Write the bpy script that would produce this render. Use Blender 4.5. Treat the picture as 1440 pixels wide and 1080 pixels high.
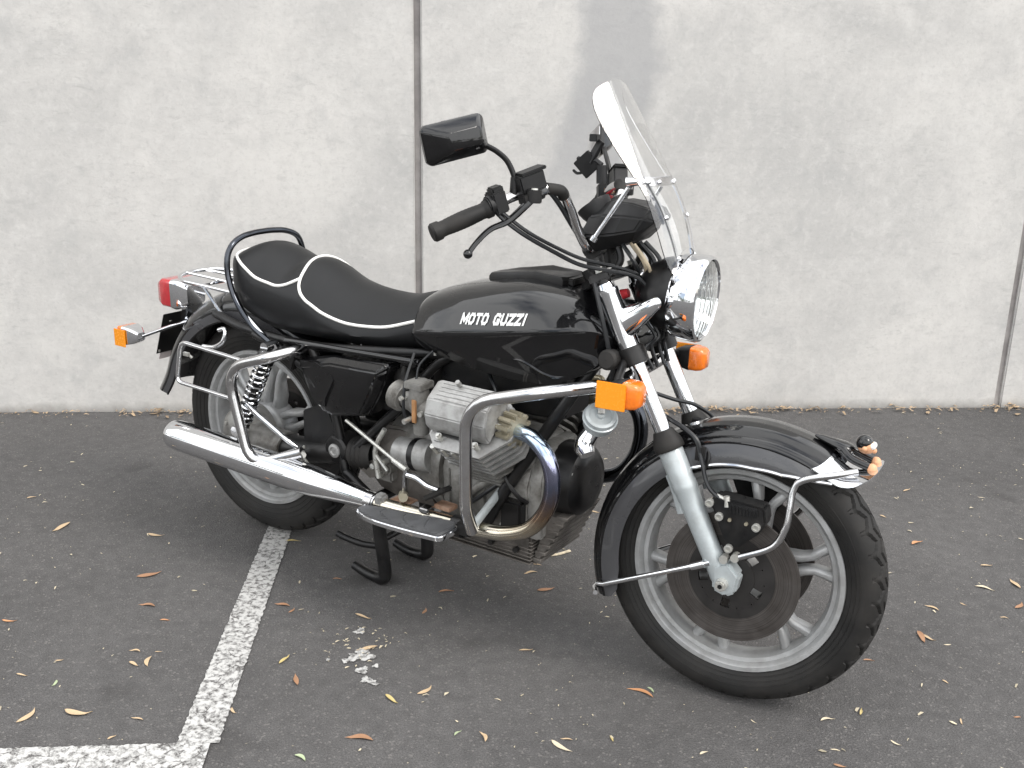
import bpy, bmesh, math, random
from mathutils import Vector, Matrix
sc = bpy.context.scene
for o in list(bpy.data.objects): bpy.data.objects.remove(o)
rad = math.radians
PI = math.pi
# ------------------------------------------------------------------ camera, sky, sun, exposure
# metres; +X is where the motorcycle points, +Y its left, the origin is the ground under its rear axle
cd = bpy.data.cameras.new('camera'); cam = bpy.data.objects.new('camera', cd); sc.collection.objects.link(cam)
cam.matrix_world = Matrix(((0.82769238, -0.17945074, 0.53171681, 2.22531197),
                           (0.56082917, 0.23090956, -0.79507951, -2.02981123),
                           (0.01989911, 0.95628354, 0.29176329, 1.37616416), (0, 0, 0, 1)))
cd.sensor_width = 36; cd.lens = 36 * 1433.02 / 1440; cd.clip_start = 0.05; cd.clip_end = 500
sc.camera = cam
SUN_DIR = Vector((0.66, -0.01, 0.75)).normalized()
SUN_EL = math.asin(SUN_DIR.z); SUN_AZ = math.atan2(SUN_DIR.x, SUN_DIR.y)
w = bpy.data.worlds.new('World'); sc.world = w; w.use_nodes = True
nt = w.node_tree; nd = nt.nodes; lk = nt.links; nd.clear()
sky = nd.new('ShaderNodeTexSky'); sky.sky_type = 'NISHITA'; sky.sun_disc = False
sky.sun_elevation = SUN_EL; sky.sun_rotation = SUN_AZ; sky.dust_density = 2.0; sky.air_density = 1.0
geo = nd.new('ShaderNodeTexCoord')
cl = nd.new('ShaderNodeTexNoise'); cl.inputs['Scale'].default_value = 2.1; cl.inputs['Detail'].default_value = 4; cl.inputs['Roughness'].default_value = 0.5
cr = nd.new('ShaderNodeMapRange'); cr.inputs[1].default_value = 0.36; cr.inputs[2].default_value = 0.51; cr.inputs[3].default_value = 0.15; cr.inputs[4].default_value = 1.0
mx = nd.new('ShaderNodeMix'); mx.data_type = 'RGBA'; mx.inputs['B'].default_value = (15.0, 15.1, 15.2, 1)
bg = nd.new('ShaderNodeBackground'); bg.inputs['Strength'].default_value = 0.10
ow = nd.new('ShaderNodeOutputWorld')
lk.new(geo.outputs['Generated'], cl.inputs['Vector']); lk.new(cl.outputs[0], cr.inputs[0]); lk.new(cr.outputs[0], mx.inputs['Factor'])
lk.new(sky.outputs[0], mx.inputs['A']); lk.new(mx.outputs['Result'], bg.inputs['Color']); lk.new(bg.outputs[0], ow.inputs[0])
sd = bpy.data.lights.new('sun', 'SUN'); sd.energy = 1.0; sd.angle = rad(22); sd.color = (1, 0.97, 0.92)
sun = bpy.data.objects.new('sun', sd); sc.collection.objects.link(sun)
sun.rotation_euler = SUN_DIR.to_track_quat('Z', 'Y').to_euler(); sun.location = (4, -1, 6)
sc.view_settings.view_transform = 'Standard'; sc.view_settings.look = 'None'; sc.view_settings.gamma = 1
sc.view_settings.use_curve_mapping = False; sc.view_settings.exposure = 0.76
sc.render.resolution_x = 1024; sc.render.resolution_y = 768
random.seed(7)

# ------------------------------------------------------------------ materials
def N(nt, t, **kw):
    n = nt.nodes.new(t)
    for k, v in kw.items(): setattr(n, k, v)
    return n
def mat(name, base, rough=0.5, metal=0.0, vary=0.15, nscale=18, rvar=0.1, bump=0.0, bscale=120, coat=0.0, dirt=None, dirt_amt=0.0, dirt_scale=9, spec=0.5):
    m = bpy.data.materials.new(name); m.use_nodes = True; nt = m.node_tree; L = nt.links.new
    b = nt.nodes['Principled BSDF']; tc = N(nt, 'ShaderNodeTexCoord')
    n1 = N(nt, 'ShaderNodeTexNoise'); n1.inputs['Scale'].default_value = nscale; n1.inputs['Detail'].default_value = 5
    L(tc.outputs['Object'], n1.inputs['Vector'])
    mr = N(nt, 'ShaderNodeMapRange'); mr.inputs[1].default_value = 0.3; mr.inputs[2].default_value = 0.7
    mr.inputs[3].default_value = 1 - vary; mr.inputs[4].default_value = 1 + vary
    L(n1.outputs[0], mr.inputs[0])
    mul = N(nt, 'ShaderNodeMix', data_type='RGBA', blend_type='MULTIPLY'); mul.inputs['Factor'].default_value = 1
    mul.inputs['A'].default_value = (*base, 1); L(mr.outputs[0], mul.inputs['B'])
    col = mul.outputs['Result']
    if dirt:
        n2 = N(nt, 'ShaderNodeTexNoise'); n2.inputs['Scale'].default_value = dirt_scale; n2.inputs['Detail'].default_value = 8; n2.inputs['Roughness'].default_value = 0.65
        L(tc.outputs['Object'], n2.inputs['Vector'])
        m2 = N(nt, 'ShaderNodeMapRange'); m2.inputs[1].default_value = 0.42; m2.inputs[2].default_value = 0.68; m2.inputs[4].default_value = dirt_amt
        L(n2.outputs[0], m2.inputs[0])
        mm = N(nt, 'ShaderNodeMix', data_type='RGBA'); mm.inputs['B'].default_value = (*dirt, 1)
        L(col, mm.inputs['A']); L(m2.outputs[0], mm.inputs['Factor']); col = mm.outputs['Result']
    L(col, b.inputs['Base Color'])
    m3 = N(nt, 'ShaderNodeMapRange'); m3.inputs[1].default_value = 0.3; m3.inputs[2].default_value = 0.7
    m3.inputs[3].default_value = max(0.02, rough - rvar); m3.inputs[4].default_value = min(1, rough + rvar)
    L(n1.outputs[0], m3.inputs[0]); L(m3.outputs[0], b.inputs['Roughness'])
    b.inputs['Metallic'].default_value = metal; b.inputs['Coat Weight'].default_value = coat; b.inputs['Coat Roughness'].default_value = 0.03
    b.inputs['Specular IOR Level'].default_value = spec
    if bump:
        n4 = N(nt, 'ShaderNodeTexNoise'); n4.inputs['Scale'].default_value = bscale; n4.inputs['Detail'].default_value = 4
        L(tc.outputs['Object'], n4.inputs['Vector'])
        bp = N(nt, 'ShaderNodeBump'); bp.inputs['Strength'].default_value = bump; bp.inputs['Distance'].default_value = 0.002
        L(n4.outputs[0], bp.inputs['Height']); L(bp.outputs[0], b.inputs['Normal'])
    return m
M = {}
M['chrome'] = mat('chrome', (0.78, 0.79, 0.81), 0.06, 1, 0.04, 12, 0.03, dirt=(0.55, 0.54, 0.52), dirt_amt=0.15, dirt_scale=25)
M['chrome_worn'] = mat('chrome_worn', (0.62, 0.62, 0.63), 0.16, 1, 0.12, 30, 0.08, dirt=(0.25, 0.23, 0.20), dirt_amt=0.5, dirt_scale=30)
M['black_and_shaded_chrome'] = mat('black_and_shaded_chrome', (0.07, 0.075, 0.085), 0.12, 1, 0.1, 30, 0.05)
M['black_paint'] = mat('black_paint', (0.0035, 0.0035, 0.004), 0.3, 0, 0.1, 20, 0.05, coat=1.0, spec=0.1)
M['black_satin'] = mat('black_satin', (0.0065, 0.0065, 0.007), 0.36, 0, 0.2, 30, 0.1, dirt=(0.03, 0.027, 0.024), dirt_amt=0.35, dirt_scale=20, spec=0.38)
M['black_plastic'] = mat('black_plastic', (0.009, 0.009, 0.0095), 0.48, 0, 0.2, 40, 0.1, bump=0.15, bscale=600, spec=0.4)
M['rubber'] = mat('rubber', (0.013, 0.0125, 0.012), 0.62, 0, 0.25, 14, 0.1, dirt=(0.040, 0.036, 0.032), dirt_amt=0.4, dirt_scale=11, bump=0.1, bscale=300, spec=0.32)
M['mat_rubber'] = mat('footboard_rubber', (0.100, 0.102, 0.106), 0.42, 0, 0.2, 30, 0.1)
M['vinyl'] = mat('vinyl', (0.0075, 0.0078, 0.0085), 0.42, 0, 0.12, 10, 0.06, bump=0.2, bscale=900, spec=0.33)
M['piping'] = mat('piping', (0.78, 0.77, 0.74), 0.45, 0, 0.06, 30)
M['silver'] = mat('silver_wheel_paint', (0.41, 0.415, 0.415), 0.38, 0.3, 0.1, 12, 0.08, dirt=(0.15, 0.14, 0.125), dirt_amt=0.5, dirt_scale=14)
M['fork_grey'] = mat('fork_grey_paint', (0.46, 0.50, 0.51), 0.32, 0.3, 0.05, 12, 0.05, dirt=(0.2, 0.2, 0.19), dirt_amt=0.35, dirt_scale=22)
M['alloy'] = mat('cast_alloy', (0.27, 0.265, 0.25), 0.5, 0.35, 0.15, 16, 0.1, dirt=(0.060, 0.052, 0.042), dirt_amt=0.9, dirt_scale=18, bump=0.25, bscale=350)
M['alloy_clean'] = mat('cover_alloy', (0.37, 0.37, 0.362), 0.42, 0.4, 0.08, 16, 0.06, dirt=(0.12, 0.11, 0.10), dirt_amt=0.65, dirt_scale=22, bump=0.2, bscale=400)
M['alloy_dirty'] = mat('grimy_alloy', (0.17, 0.155, 0.14), 0.6, 0.5, 0.2, 16, 0.1, dirt=(0.04, 0.036, 0.032), dirt_amt=0.8, dirt_scale=11, bump=0.4, bscale=220)
M['brass'] = mat('exhaust_nut_alloy', (0.36, 0.33, 0.25), 0.5, 0.5, 0.12, 40, 0.1, dirt=(0.2, 0.17, 0.12), dirt_amt=0.5, dirt_scale=40)
M['disc'] = mat('brake_disc_iron', (0.086, 0.078, 0.073), 0.42, 0.6, 0.12, 25, 0.1, dirt=(0.05, 0.042, 0.036), dirt_amt=0.5, dirt_scale=18)
def ring_scores(m):
    nt = m.node_tree; b = nt.nodes['Principled BSDF']; tc = N(nt, 'ShaderNodeTexCoord'); ln = N(nt, 'ShaderNodeVectorMath', operation='LENGTH'); nt.links.new(tc.outputs['Object'], ln.inputs[0])
    n = N(nt, 'ShaderNodeTexNoise', noise_dimensions='1D'); n.inputs['Scale'].default_value = 420; n.inputs['Detail'].default_value = 3; nt.links.new(ln.outputs['Value'], n.inputs['W'])
    src = b.inputs['Base Color'].links[0].from_socket; mr = N(nt, 'ShaderNodeMapRange'); mr.inputs[1].default_value = 0.3; mr.inputs[2].default_value = 0.7; mr.inputs[3].default_value = 0.72; mr.inputs[4].default_value = 1.35; nt.links.new(n.outputs[0], mr.inputs[0])
    mu = N(nt, 'ShaderNodeMix', data_type='RGBA', blend_type='MULTIPLY'); mu.inputs['Factor'].default_value = 1; nt.links.new(src, mu.inputs['A']); nt.links.new(mr.outputs[0], mu.inputs['B']); nt.links.new(mu.outputs['Result'], b.inputs['Base Color'])
ring_scores(M['disc'])
M['disc_carrier'] = mat('disc_carrier', (0.024, 0.022, 0.021), 0.55, 0.3, 0.2, 25, 0.1)
M['steel'] = mat('zinc_steel', (0.55, 0.55, 0.52), 0.3, 0.6, 0.15, 50, 0.1, dirt=(0.25, 0.22, 0.17), dirt_amt=0.4, dirt_scale=60)
M['rust'] = mat('rusty_steel', (0.25, 0.14, 0.085), 0.75, 0.2, 0.3, 60, 0.1, dirt=(0.45, 0.38, 0.32), dirt_amt=0.4, dirt_scale=40)
M['copper_brown'] = mat('copper_brown', (0.45, 0.24, 0.11), 0.5, 0.3, 0.2, 40)
M['white_paint'] = mat('lettering_white', (0.80, 0.80, 0.78), 0.4, 0, 0.04, 30)
M['plate'] = mat('plate_pale', (0.62, 0.56, 0.55), 0.5)
M['red_plastic'] = mat('red_knob', (0.5, 0.03, 0.04), 0.4)
M['skin'] = mat('figurine_tan', (0.62, 0.33, 0.18), 0.5, 0, 0.1, 60)
M['cable'] = mat('cable_sheath', (0.010, 0.011, 0.0125), 0.35, 0, 0.1, 30)
M['tan_wire'] = mat('tan_wire', (0.5, 0.42, 0.3), 0.5)
def lens_mat(name, c, rough=0.18):
    m = mat(name, c, rough, 0, 0.12, 60, 0.06, bump=0.35, bscale=260)
    b = m.node_tree.nodes['Principled BSDF']; b.inputs['Transmission Weight'].default_value = 0.12; b.inputs['Coat Weight'].default_value = 0.6
    b.inputs['Subsurface Weight'].default_value = 0.0
    return m
M['orange'] = lens_mat('orange_lens', (0.88, 0.20, 0.012))
M['orange_flat'] = mat('orange_reflector', (0.86, 0.30, 0.012), 0.25, 0, 0.05, 200, 0.05, coat=0.4)
M['red'] = lens_mat('red_lens', (0.52, 0.022, 0.03))
def glass(name, tint, ior=1.49, rough=0.0):
    m = bpy.data.materials.new(name); m.use_nodes = True; b = m.node_tree.nodes['Principled BSDF']
    b.inputs['Base Color'].default_value = (*tint, 1); b.inputs['Transmission Weight'].default_value = 1; b.inputs['IOR'].default_value = ior
    nt = m.node_tree; tc = N(nt, 'ShaderNodeTexCoord'); n1 = N(nt, 'ShaderNodeTexNoise'); n1.inputs['Scale'].default_value = 9
    mr = N(nt, 'ShaderNodeMapRange'); mr.inputs[3].default_value = rough; mr.inputs[4].default_value = rough + 0.02
    nt.links.new(tc.outputs['Object'], n1.inputs['Vector']); nt.links.new(n1.outputs[0], mr.inputs[0]); nt.links.new(mr.outputs[0], b.inputs['Roughness'])
    return m
M['acrylic'] = glass('clear_acrylic', (0.97, 0.97, 0.97))
M['lens'] = glass('headlight_glass', (0.95, 0.97, 0.96), 1.5)
# heat-blued chrome for the header pipe
def heat_mat():
    m = mat('heat_blued_chrome', (0.6, 0.6, 0.6), 0.14, 1, 0.05, 30, 0.04)
    nt = m.node_tree; b = nt.nodes['Principled BSDF']; L = nt.links.new
    tc = N(nt, 'ShaderNodeNewGeometry'); sx = N(nt, 'ShaderNodeSeparateXYZ'); L(tc.outputs['Position'], sx.inputs[0])
    n1 = N(nt, 'ShaderNodeTexNoise'); n1.inputs['Scale'].default_value = 14
    ad = N(nt, 'ShaderNodeMath', operation='MULTIPLY_ADD'); ad.inputs[1].default_value = 0.06; L(n1.outputs[0], ad.inputs[0]); L(sx.outputs['Z'], ad.inputs[2])
    mr = N(nt, 'ShaderNodeMapRange'); mr.inputs[1].default_value = 0.34; mr.inputs[2].default_value = 0.66; L(ad.outputs[0], mr.inputs[0])
    cr = N(nt, 'ShaderNodeValToRGB'); e = cr.color_ramp.elements
    e[0].position = 0.05; e[0].color = (0.62, 0.58, 0.50, 1); e[1].position = 1.0; e[1].color = (0.62, 0.72, 0.75, 1)
    for p, c in ((0.20, (0.50, 0.44, 0.34)), (0.33, (0.34, 0.24, 0.17)), (0.44, (0.20, 0.16, 0.16)), (0.58, (0.19, 0.21, 0.30)), (0.74, (0.36, 0.36, 0.50)), (0.86, (0.42, 0.52, 0.66))):
        x = e.new(p); x.color = (*c, 1)
    L(mr.outputs[0], cr.inputs[0]); L(cr.outputs[0], b.inputs['Base Color'])
    return m
M['heat'] = heat_mat()

# ------------------------------------------------------------------ mesh helpers
RAKE = rad(28); STEER = 0.129064; ST_O = Vector((1.4977 + 0.09, 0, 0)); ST_AX = Vector((-math.sin(RAKE), 0, math.cos(RAKE)))
ST_M = Matrix.Translation(ST_O) @ Matrix.Rotation(STEER, 4, ST_AX) @ Matrix.Translation(-ST_O)
V = Vector
def lerp(a, b, t): return a + (b - a) * t
def itp(x, tab):
    if x <= tab[0][0]: return tab[0][1]
    for (a, va), (b, vb) in zip(tab, tab[1:]):
        if x <= b: return va + (vb - va) * (x - a) / (b - a)
    return tab[-1][1]
def sitp(x, tab):      # smooth (Catmull-Rom style) interpolation in a table
    n = len(tab)
    if x <= tab[0][0]: return tab[0][1]
    if x >= tab[-1][0]: return tab[-1][1]
    for i in range(n - 1):
        if x <= tab[i + 1][0]:
            x0, y0 = tab[i]; x1, y1 = tab[i + 1]; h = x1 - x0; t = (x - x0) / h
            m0 = (y1 - tab[i - 1][1]) / (x1 - tab[i - 1][0]) if i > 0 else (y1 - y0) / h
            m1 = (tab[i + 2][1] - y0) / (tab[i + 2][0] - x0) if i < n - 2 else (y1 - y0) / h
            t2, t3 = t * t, t * t * t
            return (2*t3 - 3*t2 + 1) * y0 + (t3 - 2*t2 + t) * h * m0 + (-2*t3 + 3*t2) * y1 + (t3 - t2) * h * m1
def spline(pts, k=8, closed=False):
    P = [V(p) for p in pts]; n = len(P); out = []
    rng = range(n if closed else n - 1)
    for i in rng:
        p1, p2 = P[i], P[(i + 1) % n]
        p0 = P[i - 1] if (closed or i > 0) else p1 * 2 - p2
        p3 = P[(i + 2) % n] if (closed or i < n - 2) else p2 * 2 - p1
        for j in range(k):
            t = j / k
            out.append(0.5 * ((2 * p1) + (p2 - p0) * t + (2*p0 - 5*p1 + 4*p2 - p3) * t*t + (3*p1 - p0 - 3*p2 + p3) * t**3))
    if not closed: out.append(P[-1])
    return out
def fillet(pts, r, k=6):
    P = [V(p) for p in pts]; out = [P[0]]
    for i in range(1, len(P) - 1):
        a, b, c = P[i - 1], P[i], P[i + 1]; u = (a - b); v = (c - b)
        rr = r[i - 1] if isinstance(r, (list, tuple)) else r
        d = min(rr, u.length * 0.48, v.length * 0.48); A = b + u.normalized() * d; C = b + v.normalized() * d
        for j in range(k + 1):
            t = j / k; out.append(A * (1 - t)**2 + b * 2 * t * (1 - t) + C * t * t)
    out.append(P[-1]); return out
class MB:
    def __init__(s): s.v = []; s.f = []
    def add(s, vs, fs):
        n = len(s.v); s.v += [V(p) for p in vs]; s.f += [tuple(i + n for i in f) for f in fs]; return s
    def tube(s, pts, r, seg=12, closed=False, cap=True, flat=None):
        P = [V(p) for p in pts]; n = len(P)
        R = [(itp(i / max(1, n - 1), r) if isinstance(r, (list, tuple)) else r) for i in range(n)]
        T = []
        for i in range(n):
            a = P[(i - 1) % n] if (closed or i > 0) else P[i]; b = P[(i + 1) % n] if (closed or i < n - 1) else P[i]
            t = b - a; T.append(t.normalized() if t.length > 1e-9 else (T[-1] if T else V((1, 0, 0))))
        up = V((0, 0, 1)) if abs(T[0].z) < 0.9 else V((0, 1, 0))
        nrm = (up - T[0] * up.dot(T[0])).normalized(); rings = []
        for i in range(n):
            nrm = (nrm - T[i] * nrm.dot(T[i])).normalized(); bi = T[i].cross(nrm)
            fa, fb = flat if flat else (1, 1)
            rings.append([P[i] + (nrm * math.cos(2*PI*j/seg) * fa + bi * math.sin(2*PI*j/seg) * fb) * R[i] for j in range(seg)])
        vs = [q for g in rings for q in g]; fs = []
        for i in range(n if closed else n - 1):
            i2 = (i + 1) % n
            for j in range(seg): fs.append((i*seg + j, i*seg + (j+1) % seg, i2*seg + (j+1) % seg, i2*seg + j))
        if cap and not closed:
            fs.append(tuple(range(seg - 1, -1, -1))); fs.append(tuple((n-1)*seg + j for j in range(seg)))
        return s.add(vs, fs)
    def lathe(s, prof, o, axis, seg=32, ref=None, closed=False, a0=0.0, a1=None):
        o = V(o); ax = V(axis).normalized(); rf = V(ref) if ref else (V((0, 0, 1)) if abs(ax.z) < 0.9 else V((1, 0, 0)))
        e1 = (rf - ax * rf.dot(ax)).normalized(); e2 = ax.cross(e1); m = len(prof); vs = []; fs = []
        full = a1 is None; cnt = seg if full else seg + 1
        for i in range(cnt):
            a = 2*PI*i/seg if full else lerp(a0, a1, i / seg)
            d = e1 * math.cos(a) + e2 * math.sin(a)
            for t, r in prof: vs.append(o + ax * t + d * r)
        for i in range(seg):
            i2 = (i + 1) % cnt if full else i + 1
            for j in range(m if closed else m - 1):
                j2 = (j + 1) % m; fs.append((i*m + j, i2*m + j, i2*m + j2, i*m + j2))
        return s.add(vs, fs)
    def cyl(s, a, b, r, r2=None, seg=16):
        a = V(a); b = V(b); d = (b - a).length; r2 = r if r2 is None else r2
        return s.lathe([(0, 0.0001), (0, r), (d, r2), (d, 0.0001)], a, b - a, seg)
    def box(s, c, size, R=None):
        c = V(c); h = V(size) * 0.5; vs = []
        for x in (-1, 1):
            for y in (-1, 1):
                for z in (-1, 1):
                    p = V((x*h.x, y*h.y, z*h.z)); vs.append(c + (R @ p if R else p))
        return s.add(vs, [(0, 1, 3, 2), (4, 6, 7, 5), (0, 4, 5, 1), (2, 3, 7, 6), (0, 2, 6, 4), (1, 5, 7, 3)])
    def bar(s, a, b, wd, th, up=(0, 0, 1)):       # rectangular bar between two points
        a = V(a); b = V(b); t = (b - a).normalized(); u = V(up); u = (u - t * u.dot(t)).normalized(); sd = t.cross(u)
        vs = [p + sd * x * wd / 2 + u * y * th / 2 for p in (a, b) for x, y in ((-1, -1), (1, -1), (1, 1), (-1, 1))]
        return s.add(vs, [(0, 1, 2, 3), (7, 6, 5, 4), (0, 4, 5, 1), (1, 5, 6, 2), (2, 6, 7, 3), (3, 7, 4, 0)])
    def prism(s, poly, ext):                      # polygon of 3D points extruded by a vector
        A = [V(p) for p in poly]; e = V(ext); n = len(A); vs = A + [p + e for p in A]
        fs = [tuple(range(n - 1, -1, -1)), tuple(range(n, 2*n))] + [(i, (i+1) % n, (i+1) % n + n, i + n) for i in range(n)]
        return s.add(vs, fs)
    def loft(s, rings, closed=True, cap=True):
        m = len(rings[0]); vs = [V(p) for g in rings for p in g]; fs = []
        for i in range(len(rings) - 1):
            for j in range(m if closed else m - 1):
                j2 = (j + 1) % m; fs.append((i*m + j, i*m + j2, (i+1)*m + j2, (i+1)*m + j))
        if cap and closed: fs.append(tuple(range(m - 1, -1, -1))); fs.append(tuple((len(rings)-1)*m + j for j in range(m)))
        return s.add(vs, fs)
    def grid(s, fn, nu, nv, th=0.0):              # surface fn(i/nu, j/nv); th > 0 gives it thickness
        P = [[V(fn(i / nu, j / nv)) for j in range(nv + 1)] for i in range(nu + 1)]
        vs = [p for r in P for p in r]; fs = []; w_ = nv + 1
        for i in range(nu):
            for j in range(nv): fs.append((i*w_ + j, (i+1)*w_ + j, (i+1)*w_ + j + 1, i*w_ + j + 1))
        if th:
            nn = []
            for i in range(nu + 1):
                for j in range(nv + 1):
                    du = P[min(i+1, nu)][j] - P[max(i-1, 0)][j]; dv = P[i][min(j+1, nv)] - P[i][max(j-1, 0)]
                    k = du.cross(dv); nn.append(k.normalized() if k.length > 1e-12 else V((0, 0, 1)))
            n0 = len(vs); vs += [p - k * th for p, k in zip(vs, nn)]
            fs += [tuple(n0 + q for q in reversed(f)) for f in list(fs)]
            edge = [i*w_ for i in range(nu + 1)] + [nu*w_ + j for j in range(1, nv + 1)] + [i*w_ + nv for i in range(nu - 1, -1, -1)] + [j for j in range(nv - 1, 0, -1)]
            for a, b in zip(edge, edge[1:] + edge[:1]): fs.append((b, a, a + n0, b + n0))
        return s.add(vs, fs)
    def flip_y(s):
        o = MB(); o.v = [V((p.x, -p.y, p.z)) for p in s.v]; o.f = [tuple(reversed(f)) for f in s.f]; return o
WORLD_LOC = {}
def link(o): sc.collection.objects.link(o); return o
def empty(name, loc):
    o = link(bpy.data.objects.new(name, None)); o.location = loc; o.empty_display_size = 0.1; WORLD_LOC[o.name] = V(loc); return o
def build(name, mb, material, parent=None, steer=False, bevel=0.0, segs=2, sharp=38, origin=None, recalc=True):
    vs = [ST_M @ p for p in mb.v] if steer else mb.v
    lo = V((min(p[i] for p in vs) for i in range(3))); hi = V((max(p[i] for p in vs) for i in range(3)))
    c = V(origin) if origin is not None else (lo + hi) / 2
    me = bpy.data.meshes.new(name); me.from_pydata([p - c for p in vs], [], mb.f)
    bm = bmesh.new(); bm.from_mesh(me)
    bmesh.ops.remove_doubles(bm, verts=bm.verts, dist=1e-5)
    if recalc: bmesh.ops.recalc_face_normals(bm, faces=bm.faces)
    if bevel:
        ed = [e for e in bm.edges if len(e.link_faces) == 2 and e.calc_face_angle(0) > rad(28)]
        bmesh.ops.bevel(bm, geom=ed, offset=bevel, segments=segs, affect='EDGES', clamp_overlap=True)
    bm.to_mesh(me); bm.free()
    me.polygons.foreach_set('use_smooth', [True] * len(me.polygons)); me.set_sharp_from_angle(angle=rad(sharp))
    me.materials.append(M[material] if isinstance(material, str) else material)
    o = link(bpy.data.objects.new(name, me)); pl = WORLD_LOC[parent.name] if parent else V((0, 0, 0))
    o.parent = parent; o.location = c - pl; WORLD_LOC[o.name] = c
    return o
def pair(name, mb, material, parent, **kw):       # a right-hand piece and its mirrored left-hand twin
    pr, plf = parent if isinstance(parent, tuple) else (parent, parent)
    return build(name, mb, material, pr, **kw), build(name, mb.flip_y(), material, plf, **kw)
def thing(o, label, cat, group=None, kind=None):
    if label: o['label'] = label
    if cat: o['category'] = cat
    if group: o['group'] = group
    if kind: o['kind'] = kind
    return o

# ------------------------------------------------------------------ the setting
WE = V((0.7835, 0.6215, 0)).normalized(); WN = V((WE.y, -WE.x, 0)); WJ = V((-0.378, 1.162, 0))
def wp(s, z, out=0.0): return WJ + WE * s + WN * out + V((0, 0, z))
def asphalt_mat():
    m = bpy.data.materials.new('asphalt'); m.use_nodes = True; nt = m.node_tree; L = nt.links.new; b = nt.nodes['Principled BSDF']
    g = N(nt, 'ShaderNodeNewGeometry')
    def noise(sc_, det=4, ro=0.55):
        n = N(nt, 'ShaderNodeTexNoise'); n.inputs['Scale'].default_value = sc_; n.inputs['Detail'].default_value = det; n.inputs['Roughness'].default_value = ro
        L(g.outputs['Position'], n.inputs['Vector']); return n
    big = noise(1.3, 5); mid = noise(26, 4); fine = noise(300, 3, 0.65)
    vo = N(nt, 'ShaderNodeTexVoronoi'); vo.inputs['Scale'].default_value = 210; L(g.outputs['Position'], vo.inputs['Vector'])
    r0 = N(nt, 'ShaderNodeValToRGB'); r0.color_ramp.elements[0].position = 0.30; r0.color_ramp.elements[0].color = (0.074, 0.0715, 0.0705, 1)
    r0.color_ramp.elements[1].position = 0.72; r0.color_ramp.elements[1].color = (0.102, 0.0985, 0.097, 1); L(big.outputs[0], r0.inputs[0])
    r1 = N(nt, 'ShaderNodeMapRange'); r1.inputs[1].default_value = 0.35; r1.inputs[2].default_value = 0.65; r1.inputs[3].default_value = 0.90; r1.inputs[4].default_value = 1.10; L(mid.outputs[0], r1.inputs[0])
    r2 = N(nt, 'ShaderNodeMapRange'); r2.inputs[1].default_value = 0.3; r2.inputs[2].default_value = 0.7; r2.inputs[3].default_value = 0.60; r2.inputs[4].default_value = 1.40; L(fine.outputs[0], r2.inputs[0])
    mu = N(nt, 'ShaderNodeMath', operation='MULTIPLY'); L(r1.outputs[0], mu.inputs[0]); L(r2.outputs[0], mu.inputs[1])
    mx_ = N(nt, 'ShaderNodeMix', data_type='RGBA', blend_type='MULTIPLY'); mx_.inputs['Factor'].default_value = 1; L(r0.outputs[0], mx_.inputs['A']); L(mu.outputs[0], mx_.inputs['B'])
    # paler stones worn clean at the top of the mix
    vc = N(nt, 'ShaderNodeSeparateColor'); L(vo.outputs['Color'], vc.inputs[0])
    st = N(nt, 'ShaderNodeMapRange'); st.inputs[1].default_value = 0.90; st.inputs[2].default_value = 1.0; st.inputs[4].default_value = 0.55; L(vc.outputs[0], st.inputs[0])
    m3 = N(nt, 'ShaderNodeMix', data_type='RGBA'); m3.inputs['B'].default_value = (0.20, 0.19, 0.18, 1); L(st.outputs[0], m3.inputs['Factor']); L(mx_.outputs['Result'], m3.inputs['A'])
    # a few dark oil spots
    sp = noise(3.1, 2, 0.4); so = N(nt, 'ShaderNodeMapRange'); so.inputs[1].default_value = 0.66; so.inputs[2].default_value = 0.74; so.inputs[4].default_value = 0.5; L(sp.outputs[0], so.inputs[0])
    m4 = N(nt, 'ShaderNodeMix', data_type='RGBA'); m4.inputs['B'].default_value = (0.035, 0.033, 0.032, 1); L(so.outputs[0], m4.inputs['Factor']); L(m3.outputs['Result'], m4.inputs['A'])
    L(m4.outputs['Result'], b.inputs['Base Color']); b.inputs['Roughness'].default_value = 0.85; b.inputs['Specular IOR Level'].default_value = 0.3
    bp = N(nt, 'ShaderNodeBump'); bp.inputs['Strength'].default_value = 0.55; bp.inputs['Distance'].default_value = 0.004
    hs = N(nt, 'ShaderNodeMath', operation='ADD'); L(fine.outputs[0], hs.inputs[0]); L(vo.outputs['Distance'], hs.inputs[1]); L(hs.outputs[0], bp.inputs['Height']); L(bp.outputs[0], b.inputs['Normal'])
    return m
M['asphalt'] = asphalt_mat()
gm = MB(); gm.add([(-60, -70, 0), (70, -70, 0), (70, 60, 0), (-60, 60, 0)], [(0, 1, 2, 3)])
thing(build('asphalt_ground', gm, 'asphalt', origin=(0, 0, 0), recalc=False), None, None, kind='structure')

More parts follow.
